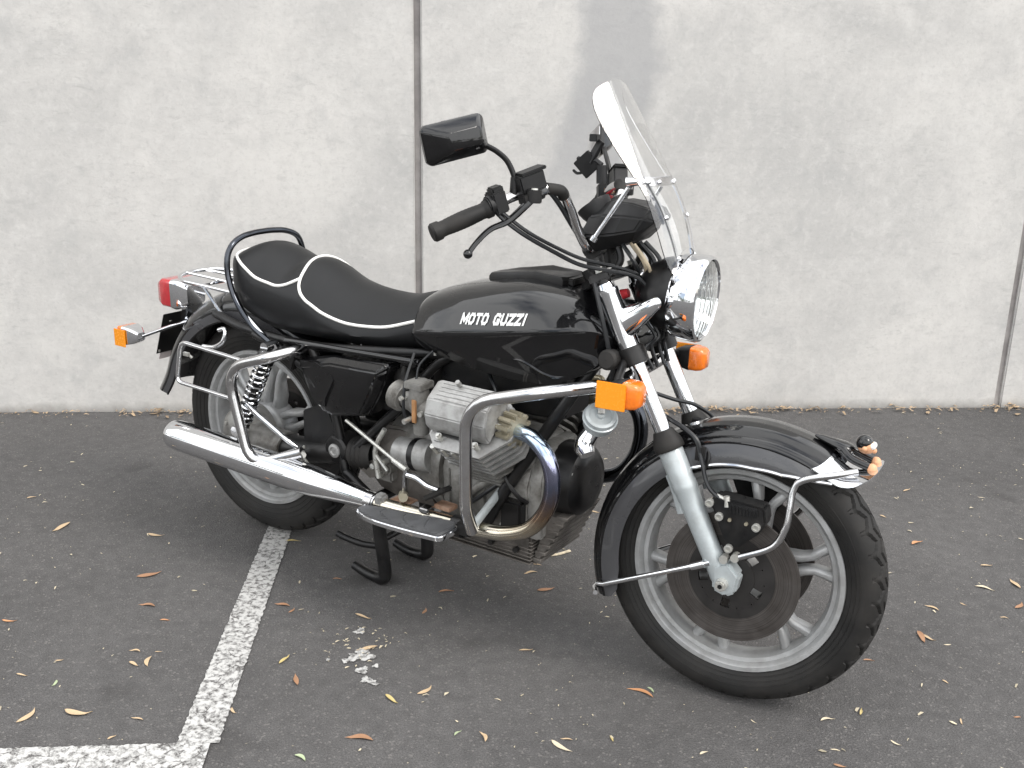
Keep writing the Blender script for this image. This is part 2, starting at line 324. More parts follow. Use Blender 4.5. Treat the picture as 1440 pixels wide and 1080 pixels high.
def concrete_mat():
    m = bpy.data.materials.new('painted_concrete'); m.use_nodes = True; nt = m.node_tree; L = nt.links.new; b = nt.nodes['Principled BSDF']
    g = N(nt, 'ShaderNodeNewGeometry')
    su = N(nt, 'ShaderNodeVectorMath', operation='SUBTRACT'); su.inputs[1].default_value = WJ; L(g.outputs['Position'], su.inputs[0])
    dt = N(nt, 'ShaderNodeVectorMath', operation='DOT_PRODUCT'); dt.inputs[1].default_value = WE; L(su.outputs[0], dt.inputs[0])
    sx = N(nt, 'ShaderNodeSeparateXYZ'); L(g.outputs['Position'], sx.inputs[0])
    cb = N(nt, 'ShaderNodeCombineXYZ'); L(dt.outputs['Value'], cb.inputs[0]); L(sx.outputs['Z'], cb.inputs[2])
    def noise(sc_, det=5, ro=0.6, dist=0.0, rot=None, stretch=None):
        n = N(nt, 'ShaderNodeTexNoise'); n.inputs['Scale'].default_value = sc_; n.inputs['Detail'].default_value = det; n.inputs['Roughness'].default_value = ro; n.inputs['Distortion'].default_value = dist
        if rot is not None:
            mp = N(nt, 'ShaderNodeMapping'); mp.inputs['Rotation'].default_value = (0, rot, 0); mp.inputs['Scale'].default_value = stretch; L(cb.outputs[0], mp.inputs[0]); L(mp.outputs[0], n.inputs['Vector'])
        else: L(cb.outputs[0], n.inputs['Vector'])
        return n
    def mrange(src, a, b_, c, d):
        r = N(nt, 'ShaderNodeMapRange'); r.inputs[1].default_value = a; r.inputs[2].default_value = b_; r.inputs[3].default_value = c; r.inputs[4].default_value = d; L(src, r.inputs[0]); return r.outputs[0]
    def mixc(fac, a, bcol):
        x = N(nt, 'ShaderNodeMix', data_type='RGBA'); L(fac, x.inputs['Factor']); L(a, x.inputs['A']); x.inputs['B'].default_value = (*bcol, 1); return x.outputs['Result']
    big = noise(1.5, 4, 0.55, 0.6); mid = noise(5.5, 7, 0.62, 0.8); tr = noise(11, 7, 0.68, 0.6, rad(35), (0.75, 1, 1.35)); fine = noise(70, 4, 0.6); sc2 = noise(34, 6, 0.7, 0.9, rad(25), (0.55, 1, 1.7)); pt = noise(3.2, 3, 0.5)
    r0 = N(nt, 'ShaderNodeValToRGB'); r0.color_ramp.elements[0].position = 0.32; r0.color_ramp.elements[0].color = (0.425, 0.418, 0.405, 1)
    r0.color_ramp.elements[1].position = 0.66; r0.color_ramp.elements[1].color = (0.555, 0.541, 0.517, 1); L(big.outputs[0], r0.inputs[0])
    c = r0.outputs[0]
    c = mixc(mrange(mid.outputs[0], 0.52, 0.78, 0, 0.5), c, (0.365, 0.365, 0.36))
    c = mixc(mrange(mid.outputs[0], 0.48, 0.25, 0, 0.6), c, (0.56, 0.55, 0.53))
    c = mixc(mrange(tr.outputs[0], 0.57, 0.80, 0, 0.45), c, (0.31, 0.31, 0.305))
    c = mixc(mrange(fine.outputs[0], 0.54, 0.8, 0, 0.4), c, (0.28, 0.275, 0.27)); gr2 = noise(24, 6, 0.7, 0.3); c = mixc(mrange(gr2.outputs[0], 0.50, 0.75, 0, 0.35), c, (0.36, 0.355, 0.345)); c = mixc(mrange(gr2.outputs[0], 0.48, 0.28, 0, 0.4), c, (0.62, 0.61, 0.585))
    sm = N(nt, 'ShaderNodeMath', operation='MULTIPLY'); L(mrange(sc2.outputs[0], 0.54, 0.74, 0, 0.5), sm.inputs[0]); L(mrange(pt.outputs[0], 0.45, 0.62, 0.12, 1), sm.inputs[1])
    c = mixc(sm.outputs[0], c, (0.29, 0.288, 0.28))
    # grey washed-out stain running down from above
    wz = noise(9, 7, 0.65); zz = N(nt, 'ShaderNodeMath', operation='MULTIPLY_ADD'); zz.inputs[1].default_value = 0.16; L(wz.outputs[0], zz.inputs[0]); L(dt.outputs['Value'], zz.inputs[2])
    zn = mrange(sx.outputs['Z'], 0.8, 1.8, 0, 1)
    def ramp(pts):
        r = N(nt, 'ShaderNodeValToRGB'); e = r.color_ramp.elements; e[0].position, v = pts[0]; e[0].color = (v, v, v, 1); e[1].position, v = pts[-1]; e[1].color = (v, v, v, 1)
        for p_, v in pts[1:-1]: k = e.new(p_); k.color = (v, v, v, 1)
        L(zn, r.inputs[0]); return r.outputs[0]
    cen = ramp([(0.0, 0.63), (0.2, 0.73), (0.35, 0.80), (0.6, 0.875), (0.85, 0.855), (1.0, 0.84)]); hal = ramp([(0.0, 0.10), (0.2, 0.15), (0.35, 0.165), (0.6, 0.18), (0.85, 0.145), (1.0, 0.14)])
    d1 = N(nt, 'ShaderNodeMath', operation='SUBTRACT'); L(zz.outputs[0], d1.inputs[0]); L(cen, d1.inputs[1])
    d2 = N(nt, 'ShaderNodeMath', operation='ABSOLUTE'); L(d1.outputs[0], d2.inputs[0])
    d3 = N(nt, 'ShaderNodeMath', operation='SUBTRACT'); L(hal, d3.inputs[0]); L(d2.outputs[0], d3.inputs[1])
    k1 = mrange(d3.outputs[0], -0.03, 0.045, 0, 1); k2 = mrange(sx.outputs['Z'], 0.72, 1.05, 0, 0.68)
    km = N(nt, 'ShaderNodeMath', operation='MULTIPLY'); L(k1, km.inputs[0]); L(k2, km.inputs[1])
    c = mixc(km.outputs[0], c, (0.315, 0.315, 0.32))
    # splash dirt at the very foot
    fz = noise(18, 4); fd = N(nt, 'ShaderNodeMath', operation='MULTIPLY_ADD'); fd.inputs[1].default_value = -0.05; L(fz.outputs[0], fd.inputs[0]); L(sx.outputs['Z'], fd.inputs[2])
    c = mixc(mrange(fd.outputs[0], 0.02, -0.025, 0, 0.7), c, (0.20, 0.19, 0.175))
    L(c, b.inputs['Base Color']); b.inputs['Roughness'].default_value = 0.75; b.inputs['Specular IOR Level'].default_value = 0.3
    bp = N(nt, 'ShaderNodeBump'); bp.inputs['Strength'].default_value = 0.35; bp.inputs['Distance'].default_value = 0.004
    a1 = N(nt, 'ShaderNodeMath', operation='MULTIPLY_ADD'); a1.inputs[1].default_value = 0.3; L(fine.outputs[0], a1.inputs[0]); L(tr.outputs[0], a1.inputs[2])
    L(a1.outputs[0], bp.inputs['Height']); L(bp.outputs[0], b.inputs['Normal'])
    return m
M['concrete'] = concrete_mat()
M['sealant'] = mat('joint_sealant', (0.20, 0.185, 0.18), 0.7, 0, 0.25, 9, 0.1, dirt=(0.42, 0.40, 0.38), dirt_amt=0.5, dirt_scale=5, bump=0.4, bscale=60)
wall = empty('concrete_wall', wp(0, 0))
PW = 2.55; JW = 0.013
for k in (-2, -1, 0, 1):
    mb = MB(); a = k * PW + JW; b_ = (k + 1) * PW - JW
    mb.prism([wp(a, -0.05), wp(b_, -0.05), wp(b_, 3.6), wp(a, 3.6)], -WN * 0.16)
    build('wall_panel', mb, 'concrete', wall, bevel=0.006)
for k in (-1, 0, 1):
    mb = MB(); mb.prism([wp(k*PW - 0.02, -0.05, -0.014), wp(k*PW + 0.02, -0.05, -0.014), wp(k*PW + 0.02, 3.59, -0.014), wp(k*PW - 0.02, 3.59, -0.014)], -WN * 0.05)
    build('joint_sealant', mb, 'sealant', wall)
thing(wall, 'tall pale grey concrete panel wall with vertical joints and a grey stain', 'wall')

def line_mat():
    m = bpy.data.materials.new('worn_line_paint'); m.use_nodes = True; nt = m.node_tree; L = nt.links.new; b = nt.nodes['Principled BSDF']
    g = N(nt, 'ShaderNodeNewGeometry')
    n1 = N(nt, 'ShaderNodeTexNoise'); n1.inputs['Scale'].default_value = 75; n1.inputs['Detail'].default_value = 7; n1.inputs['Roughness'].default_value = 0.7; L(g.outputs['Position'], n1.inputs['Vector'])
    wv = N(nt, 'ShaderNodeTexNoise'); wv.inputs['Scale'].default_value = 22; wv.inputs['Detail'].default_value = 3; L(g.outputs['Position'], wv.inputs['Vector'])
    va = N(nt, 'ShaderNodeVectorMath', operation='SCALE'); va.inputs['Scale'].default_value = 0.035; L(wv.outputs['Color'], va.inputs[0])
    vb = N(nt, 'ShaderNodeVectorMath', operation='ADD'); L(g.outputs['Position'], vb.inputs[0]); L(va.outputs[0], vb.inputs[1])
    vo = N(nt, 'ShaderNodeTexVoronoi'); vo.feature = 'DISTANCE_TO_EDGE'; vo.inputs['Scale'].default_value = 26; L(vb.outputs[0], vo.inputs['Vector'])
    ck = N(nt, 'ShaderNodeMapRange'); ck.inputs[1].default_value = 0.005; ck.inputs[2].default_value = 0.05; n5 = N(nt, 'ShaderNodeTexNoise'); n5.inputs['Scale'].default_value = 30; n5.inputs['Detail'].default_value = 4; L(g.outputs['Position'], n5.inputs['Vector']); r5 = N(nt, 'ShaderNodeMapRange'); r5.inputs[1].default_value = 0.42; r5.inputs[2].default_value = 0.60; r5.inputs[3].default_value = 0.0; r5.inputs[4].default_value = 0.14; L(n5.outputs[0], r5.inputs[0]); a5 = N(nt, 'ShaderNodeMath', operation='ADD'); L(vo.outputs['Distance'], a5.inputs[0]); L(r5.outputs[0], a5.inputs[1]); L(a5.outputs[0], ck.inputs[0])
    ch = N(nt, 'ShaderNodeMapRange'); ch.inputs[1].default_value = 0.64; ch.inputs[2].default_value = 0.47; L(n1.outputs[0], ch.inputs[0])
    mu = N(nt, 'ShaderNodeMath', operation='MULTIPLY'); L(ck.outputs[0], mu.inputs[0]); L(ch.outputs[0], mu.inputs[1])
    mx_ = N(nt, 'ShaderNodeMix', data_type='RGBA'); mx_.inputs['A'].default_value = (0.075, 0.07, 0.067, 1); mx_.inputs['B'].default_value = (0.50, 0.495, 0.48, 1)
    L(mu.outputs[0], mx_.inputs['Factor']); L(mx_.outputs['Result'], b.inputs['Base Color']); b.inputs['Roughness'].default_value = 0.7
    bp = N(nt, 'ShaderNodeBump'); bp.inputs['Strength'].default_value = 0.6; bp.inputs['Distance'].default_value = 0.004; L(mu.outputs[0], bp.inputs['Height']); L(bp.outputs[0], b.inputs['Normal'])
    return m
M['line'] = line_mat()
rl = random.Random(3)
def strip(a, b, wd0, wd1, z, n=220, jit=0.0022):
    a = V((*a, z)); b = V((*b, z)); t = (b - a).normalized(); sd_ = V((-t.y, t.x, 0)); mb = MB(); L_ = []; R_ = []
    for i in range(n + 1):
        p = a.lerp(b, i / n); h = lerp(wd0, wd1, i / n) / 2
        L_.append(p + sd_ * (h + rl.uniform(-jit, jit))); R_.append(p - sd_ * (h + rl.uniform(-jit, jit)))
    mb.add(L_ + R_, [(i, n + 1 + i, n + 2 + i, i + 1) for i in range(n)]); return mb
P0 = V((0.0015, 0.006)); P1 = V((0.650, -0.848)); dd = (P1 - P0).normalized()
ln = build('parking_line', strip(P0 - dd * 0.55, P1 + dd * 0.015, 0.070, 0.088, 0.003), 'line', origin=(0, 0, 0.003), recalc=False); thing(ln, None, None, kind='structure')
ta = V((0.223, -1.268)); tb = V((0.717, -0.875))
tb = V((0.712, -0.882)); ta = tb - V((WE.x, WE.y)) * 1.2
ln2 = build('parking_line', strip(ta, tb, 0.095, 0.095, 0.006, 240), 'line', origin=(0, 0, 0.006), recalc=False); thing(ln2, None, None, kind='structure')
M['paint_splash'] = mat('spilt_line_paint', (0.50, 0.50, 0.49), 0.7, 0, 0.15, 60)
mb = MB()
for (cx_, cy_), r_ in (((0.63, -0.321), 0.016), ((0.702, -0.416), 0.020), ((0.723, -0.398), 0.021), ((0.7, -0.39), 0.018), ((0.755, -0.451), 0.017), ((0.769, -0.418), 0.009), ((0.789, -0.474), 0.014), ((0.809, -0.474), 0.010), ((0.694, -0.442), 0.012), ((0.821, -0.473), 0.006), ((0.657, -0.465), 0.006)):
    k = 30; pts = [(cx_, cy_, 0.0032)] + [(cx_ + q_ * math.cos(2*PI*i/k), cy_ + q_ * math.sin(2*PI*i/k), 0.003) for i in range(k) for q_ in [r_ * (0.9 + 0.22 * math.sin(3 * i * 2*PI/k + r_ * 900) + rl.uniform(-0.22, 0.16))]]
    mb.add(pts, [(0, 1 + i, 1 + (i + 1) % k) for i in range(k)])
sp_ = build('paint_splash', mb, 'line', recalc=False); thing(sp_, None, None, kind='structure')

# fallen leaves: eucalypt sickle shapes, each its own object
LEAFC = {'t': (0.50, 0.37, 0.23), 'p': (0.60, 0.52, 0.38), 'b': (0.33, 0.18, 0.10), 'o': (0.50, 0.25, 0.12), 'g': (0.36, 0.42, 0.26), 'y': (0.50, 0.40, 0.17)}
for k_, c_ in LEAFC.items():
    m_ = mat('leaf_' + {'t': 'tan', 'p': 'pale', 'b': 'brown', 'o': 'orange', 'g': 'green', 'y': 'yellow'}[k_], c_, 0.6, 0, 0.3, 90, 0.1)
    M['leaf_' + k_] = m_
def leaf_mesh(kind, variant):
    r_ = random.Random(variant * 31 + ord(kind)); n = 10; bend = r_.choice((-1, 1)) * r_.uniform(0.02, 0.18); lift = r_.uniform(0.03, 0.11); wd = r_.uniform(0.09, 0.17); fold = r_.uniform(0.01, 0.05)
    vs = []; fs = []
    for i in range(n + 1):
        t = i / n; x = t - 0.5; y = bend * (1 - 4 * x * x); h = wd * max(0.02, math.sin(PI * min(1, t * 1.05))**0.7 * (1 - 0.35 * t)); z = 0.004 + lift * abs(math.sin(PI * t * 1.1 + 0.4)) * 0.7
        tw = (t - 0.5) * 0.5
        vs += [(x, y - h, z + fold + tw * h), (x, y, z), (x, y + h, z + fold - tw * h)]
    for i in range(n):
        a = i * 3; fs += [(a, a+3, a+4, a+1), (a+1, a+4, a+5, a+2)]
    me = bpy.data.meshes.new('leaf'); me.from_pydata(vs, [], fs); me.polygons.foreach_set('use_smooth', [True] * len(fs)); me.materials.append(M['leaf_' + kind]); return me
LM = {}
WORDS = {'t': ('tan', 'dry tan gum leaf lying flat on the asphalt'), 'p': ('pale', 'bleached pale straw-coloured gum leaf lying on the asphalt'), 'b': ('brown', 'dark brown curled gum leaf lying on the asphalt'),
         'o': ('orange', 'short orange-brown piece of leaf on the asphalt'), 'g': ('green', 'small fresh green leaf lying on the dark asphalt'), 'y': ('yellow', 'thin yellowish gum leaf lying on the asphalt')}
LEAVES = [((-0.533, -0.403, 0.0834, 103.9),'t'),((-0.257, -0.263, 0.0599, 25.7),'t'),((-0.058, -0.439, 0.0765, 64.4),'b'),((0.086, -0.556, 0.0514, 26.6),'b'),((-0.134, -0.808, 0.0441, 33.0),'o'),((0.186, -0.575, 0.0300, 30.0),'o'),((0.249, -0.714, 0.0326, 27.3),'t'),((0.296, -0.680, 0.0198, 45.0),'t'),((0.294, -0.750, 0.0370, 1.5),'t'),
 ((0.316, -0.720, 0.0524, 131.9),'t'),((0.136, -0.842, 0.0216, 56.3),'t'),((0.123, -0.930, 0.0342, 20.6),'t'),((0.214, -0.907, 0.0283, 122.0),'g'),((0.275, -1.014, 0.0639, 107.3),'t'),((0.356, -0.938, 0.0725, 28.0),'t'),((0.484, -0.881, 0.0342, 20.6),'t'),((0.495, -0.952, 0.0233, 80.1),'t'),((0.113, -0.051, 0.0550, 36.9),'y'),((0.372, -0.343, 0.0485, 21.8),'b'),
 ((0.411, -0.347, 0.0308, 103.1),'b'),((0.388, -0.148, 0.0287, 29.2),'b'),((0.657, -0.570, 0.0534, -38.2),'b'),((0.571, -0.526, 0.0488, 100.6),'y'),((0.587, -0.260, 0.0573, 6.0),'t'),((0.699, -0.371, 0.0611, 58.4),'t'),((0.925, -0.425, 0.0522, 84.5),'t'),((0.889, -0.499, 0.0522, -12.2),'y'),((0.927, -0.651, 0.0689, 27.7),'b'),
 ((0.871, -0.770, 0.0371, -3.1),'g'),((1.087, -0.510, 0.0262, 83.4),'g'),((1.138, -0.491, 0.0410, -34.1),'t'),((0.696, -0.143, 0.0368, 112.4),'b'),((0.681, -0.025, 0.0474, 44.1),'b'),((0.810, 0.205, 0.0478, 52.7),'t'),((0.895, 0.152, 0.0596, 55.2),'b'),((1.023, -0.144, 0.0396, 43.0),'t'),
 ((1.340, -0.144, 0.0742, 4.6),'o'),((1.355, -0.118, 0.0291, -26.6),'g'),((1.293, -0.415, 0.0646, -8.0),'p'),((1.290, -0.391, 0.0304, 27.4),'t'),((1.732, 0.011, 0.0403, 44.0),'p'),((1.879, 0.019, 0.0294, -9.8),'p'),((1.778, -0.085, 0.0244, 19.2),'p'),((1.802, -0.129, 0.0310, 20.8),'b'),((1.903, 0.890, 0.0580, 0.0),'p'),
 ((1.804, 0.684, 0.0447, -10.3),'t'),((1.672, 1.084, 0.0541, 62.5),'o'),((1.878, 1.051, 0.0428, 37.4),'t'),((1.968, 0.975, 0.0603, -49.7),'t'),((1.817, 0.508, 0.0667, -60.4),'b'),((1.836, 0.518, 0.0402, -18.9),'t'),((1.881, 0.512, 0.0222, 35.8),'p'),((1.738, 0.315, 0.0313, 26.6),'b'),((1.871, 0.762, 0.0224, -10.3),'t'),((1.977, 0.744, 0.0247, 14.0),'t'),
 ((1.996, 0.844, 0.0532, 78.1),'b'),((1.530, 1.229, 0.0291, -15.9),'t'),((2.080, 0.277, 0.0194, 34.5),'o'),((1.783, 0.087, 0.0326, 100.6),'y'),((1.980, 0.183, 0.0279, -69.0),'t'),((1.524, 0.294, 0.0294, 35.3),'t'),((0.746, 0.695, 0.0340, 13.6),'t'),((1.473, 0.703, 0.0345, 67.9),'t'),((0.796, 0.260, 0.0301, 15.4),'t'),
 ((-0.816, -0.326, 0.0340, 65.7),'t'),((1.597, -0.089, 0.0187, -15.5),'p'),((1.368, -0.332, 0.0241, -41.6),'y'),((1.552, -0.259, 0.0251, 61.4),'p'),((1.915, 0.330, 0.0210, -25.3),'t'),((1.086, -0.358, 0.0201, 5.7),'p'),((0.632, -0.736, 0.0294, -17.8),'t'),((1.536, 1.510, 0.0468, 70.0),'t'),((1.764, 1.602, 0.0263, 8.7),'p')]
def leaf_place(x, y):
    p = V((x, y)); dl = abs((p - P0).cross(dd)) if -0.1 < (p - P0).dot(dd) < 1.05 else 9
    if (p - V((0.70, -0.40))).length < 0.16: return 'beside the white paint splash'
    if dl < 0.12: return 'beside the long painted parking line'
    if (p - V((FA0[0], 0.0))).length < 0.42 : return 'close beside the front tyre'
    if p.length < 0.45: return 'close behind the rear tyre'
    if (p - V((0.50, 0.0))).length < 0.34: return 'close to the centre stand feet'
    if abs((p - V((0.712, -0.882))).dot(V((WN.x, WN.y)))) < 0.16 and (p - V((0.712, -0.882))).dot(V((WE.x, WE.y))) < 0.1: return 'near the corner where the painted lines meet'
    if (p - P0).cross(dd) > 0 and (p - P0).dot(dd) > -0.1 and x < 0.7: return 'inside the empty bay left of the parking line' .replace(' left of', ' beyond') if False else 'inside the painted bay behind the muffler'
    if x > 1.75: return 'on bare asphalt ahead of the front wheel'
    return 'on open asphalt alongside the footboard'
FA0 = (1.4977, 0)
for i, ((x_, y_, l_, a_), kd) in enumerate(LEAVES):
    key = (kd, i % 4)
    if key not in LM: LM[key] = leaf_mesh(*key)
    o = link(bpy.data.objects.new('fallen_leaf', LM[key])); o.location = (x_, y_, 0.001); o.rotation_euler = (0, 0, rad(a_ + (180 if i % 3 == 0 else 0))); o.scale = (l_ * 0.9, l_ * 0.9, min(l_, 0.05))
    sz = 'long' if l_ > 0.045 else ('short' if l_ < 0.024 else 'medium'); cw = {'t': 'dry tan', 'p': 'pale straw-coloured', 'b': 'dark brown', 'o': 'orange-brown', 'g': 'green', 'y': 'yellowish'}[kd]
    lb_ = sz + ' ' + cw + ' gum leaf ' + leaf_place(x_, y_); thing(o, lb_, 'leaf', lb_.replace('gum leaf', 'leaves'))
mb = MB(); A_ = (0.801, 0.333, 0.1305, 59.1)
a0 = V((A_[0], A_[1], 0.004)); dv = V((math.cos(rad(A_[3])), math.sin(rad(A_[3])), 0)) * A_[2] / 2; sv = V((-dv.y, dv.x, 0)).normalized()
mb.tube(spline([a0 - dv, a0 - dv * 0.3 + sv * 0.004, a0 + dv * 0.3 + sv * 0.001, a0 + dv + sv * 0.008], 5), [(0, 0.0015), (0.5, 0.004), (1, 0.005)], 6, flat=(0.6, 1.2))
thing(build('bark_strip', mb, 'leaf_p'), 'long pale strip of bark on the asphalt between centre stand and front wheel', 'bark')
# crumbs of leaf and grit, and the drift along the foot of the wall
M['crumb'] = mat('leaf_crumbs', (0.50, 0.44, 0.32), 0.7, 0, 0.6, 3)
mb = MB(); rc = random.Random(11)
def crumb(x, y, l, z=0.002):
    a = rc.uniform(0, 2*PI); c, s_ = math.cos(a), math.sin(a); h = l * rc.uniform(0.18, 0.5); up = l * rc.uniform(0, 0.35)
    q = [(-l/2, -h*rc.uniform(0.1, .6), 0), (l*0.1, -h/2, up), (l/2, h*rc.uniform(-.3, .3), up*0.3), (0, h/2, up*0.8), (-l/2, h*0.3, 0.001)]
    mb.add([(x + c*p - s_*r_, y + s_*p + c*r_, z + t) for p, r_, t in q], [(0, 1, 2, 3, 4)])
for i in range(3800):
    x, y = rc.uniform(-1.8, 3.0), rc.uniform(-2.0, 2.6)
    if (V((x, y, 0)) - WJ).dot(WN) < 0.03: continue
    dens = 0.55 + 0.45 * math.sin(x * 2.1 + 0.7) * math.sin(y * 2.7)
    if rc.random() > dens: continue
    crumb(x, y, rc.choice((0.004, 0.004, 0.005, 0.005, 0.006, 0.007, 0.009, 0.012, 0.018)))
for i in range(60):
    x, y = rc.gauss(0.66, 0.07), rc.gauss(-0.37, 0.06); crumb(x, y, rc.choice((0.006, 0.009, 0.012)))
thing(build('leaf_crumbs', mb, 'crumb', recalc=False), 'small crumbs of leaf and grit scattered over the asphalt', 'litter', kind='stuff')
mb = MB()
for i in range(1700):
    s_ = rc.uniform(-3.2, 3.6); d = abs(rc.gauss(0.0, 0.035)) + 0.006
    if math.sin(s_ * 5.1) + math.sin(s_ * 11.7 + 1) < rc.uniform(-2.2, 1.2): continue
    p = wp(s_, 0, d); crumb(p.x, p.y, rc.choice((0.008, 0.012, 0.016, 0.022, 0.035)), 0.003 + rc.uniform(0, 0.012))
M['wall_litter'] = mat('wall_foot_litter', (0.34, 0.25, 0.16), 0.7, 0, 0.6, 7)
thing(build('leaf_drift', mb, 'wall_litter', recalc=False), 'drift of dry brown leaves along the foot of the wall', 'litter', kind='stuff')

# the wood across the car park, behind the camera; the paint and chrome reflect it
mb = MB(); rt = random.Random(5)
M['foliage'] = mat('gum_foliage', (0.055, 0.075, 0.035), 0.6, 0, 0.4, 2)
for k in range(17):
    ang = rad(-165 + k * 11.5 + rt.uniform(-3, 3)); dist = rt.uniform(24, 32); bx, by = 1 + math.cos(ang) * dist, -1 + math.sin(ang) * dist; h = rt.uniform(8.0, 10.0) if k in (4, 9, 10) else rt.uniform(2.6, 4.2)
    mb.tube([(bx, by, 0), (bx + rt.uniform(-.5, .5), by, h * 0.5), (bx + rt.uniform(-.8, .8), by, h * 0.85)], [(0, 0.25), (1, 0.06)], 7)
    for c_ in range(rt.randint(6, 10)):
        cx_, cy_, cz_ = bx + rt.gauss(0, 1.5), by + rt.gauss(0, 1.5), h * rt.uniform(0.40, 1.0); R_ = rt.uniform(0.7, 1.5)
        for j in range(130):
            d = V((rt.gauss(0, 1), rt.gauss(0, 1), rt.gauss(0, 0.7))).normalized() * R_ * rt.random()**0.4; p = V((cx_, cy_, cz_)) + d; q = rt.uniform(0.10, 0.26)
            u = V((rt.gauss(0, 1), rt.gauss(0, 1), rt.gauss(0, 1))).normalized() * q; t_ = u.orthogonal().normalized() * q * 0.5
            mb.add([p - u, p + t_, p + u, p - t_], [(0, 1, 2, 3)])
thing(build('gum_tree_wood', mb, 'foliage', recalc=False), 'dark wood of gum trees across the car park mirrored in the black tank', 'trees', kind='stuff')

# ================================================================== the motorcycle
L = 1.4977; FA = V((L, 0, 0.318)); RA = V((0, 0, 0.3413))
bike = empty('motorcycle', (0.75, 0, 0))
thing(bike, 'black touring motorcycle with clear windscreen and chrome crash bars on its centre stand', 'motorcycle')
def B(name, mb, m, parent=None, **kw): return build(name, mb, m, parent or bike, **kw)
def BP(name, mb, m, parent=None, **kw): return pair(name, mb, m, parent or bike, **kw)

# ---------------------------------------------------------------- wheels
def tyre_mb(c, Ro, hw, rim_r, seg=720, tread=1):
    prof = []     # (y, r, is_tread)
    for t in (0, 0.25, 0.5, 0.75, 1.0):
        y = lerp(0.74, 1.0, math.sin(t * PI / 2)); r = lerp(rim_r, Ro - hw * 0.80, t); prof.append((-y * hw, r, 0))
    na = 64
    for i in range(1, na):
        a = lerp(-1.45, 1.45, i / na); prof.append((hw * math.sin(a) * 0.99, Ro - hw * 0.76 * (1 - math.cos(a)), 1))
    prof += [(-y, r, 0) for y, r, k in reversed(prof[:5])]
    ring = []
    for (y0, r0, k0), (y1, r1, k1) in zip(prof, prof[1:]):
        ring.append((y0, r0, k0))
        if not k0 and not k1:
            sg = -1 if y0 < 0 else 1
            for t, h in ((0.35, 0), (0.42, 0.0014), (0.52, 0.0014), (0.59, 0)): ring.append((lerp(y0, y1, t) + sg * h, lerp(r0, r1, t), 0))
    prof = ring + [prof[-1]]
    m = len(prof); vs = []; fs = []
    for i in range(seg):
        a = 2*PI*i/seg
        for y, r, tr in prof:
            u = y / hw; dep = 0.0
            if tr and abs(u) < 0.90:
                z1 = (i * tread * 36 / seg) % 1.0; tri = abs(z1 * 2 - 1)
                for c0 in (-0.62, -0.22, 0.22, 0.62):
                    sg = 1 if c0 > 0 else -1
                    if abs(u - c0 - sg * 0.13 * (tri - 0.5) * 2) < 0.065: dep = 0.0065
                if abs(u) > 0.66 and z1 < 0.14: dep = 0.006
            rr = r - dep; vs.append((c[0] + rr * math.cos(a), c[1] + y, c[2] + rr * math.sin(a)))
    for i in range(seg):
        i2 = (i + 1) % seg
        for j in range(m - 1): fs.append((i*m + j, i*m + j + 1, i2*m + j + 1, i2*m + j))
    mb = MB(); mb.add(vs, fs); return mb
def rim_mb(c, R, hw, seg=96):
    pr = [(-hw, R - 0.010), (-hw, R), (-hw + 0.006, R + 0.002), (-hw + 0.008, R - 0.004), (-hw + 0.016, R - 0.012), (0, R - 0.016), (hw - 0.016, R - 0.012), (hw - 0.008, R - 0.004), (hw - 0.006, R + 0.002), (hw, R), (hw, R - 0.010),
          (hw - 0.006, R - 0.016), (hw - 0.013, R - 0.018), (hw - 0.015, R - 0.027), (hw - 0.022, R - 0.030), (0.012, R - 0.034), (-0.012, R - 0.034), (-hw + 0.022, R - 0.030), (-hw + 0.015, R - 0.027), (-hw + 0.013, R - 0.018), (-hw + 0.006, R - 0.016)]
    return MB().lathe(pr, c, (0, 1, 0), seg, closed=True)
def pol(c, r, a, y): return V((c[0] + r * math.cos(a), c[1] + y, c[2] + r * math.sin(a)))
def spoke_mb(c, R, ac, sg, hub):
    mb = MB(); path = [(hub, 17 * sg), (0.105, 12 * sg), (0.145, 6.0 * sg), (0.168, 5.6 * sg), (R - 0.028, 9.5 * sg)]
    pts = [pol(c, r, rad(ac + a), 0) for r, a in path]; yy = [0.030 * 0.9, 0.026, 0.020, 0.018, 0.020]
    rings = []
    for i, p in enumerate(pts):
        t = (pts[min(i+1, len(pts)-1)] - pts[max(i-1, 0)]).normalized(); n = V((-t.z, 0, t.x)); w_ = (0.013, 0.0115, 0.0105, 0.0100, 0.0125)[i]; y = yy[i]
        rings.append([p + n * a * w_ + V((0, b * y, 0)) for a, b in ((-1, -0.6), (-0.45, -1), (0.45, -1), (1, -0.6), (1, 0.6), (0.45, 1), (-0.45, 1), (-1, 0.6))])
    return mb.loft(rings)
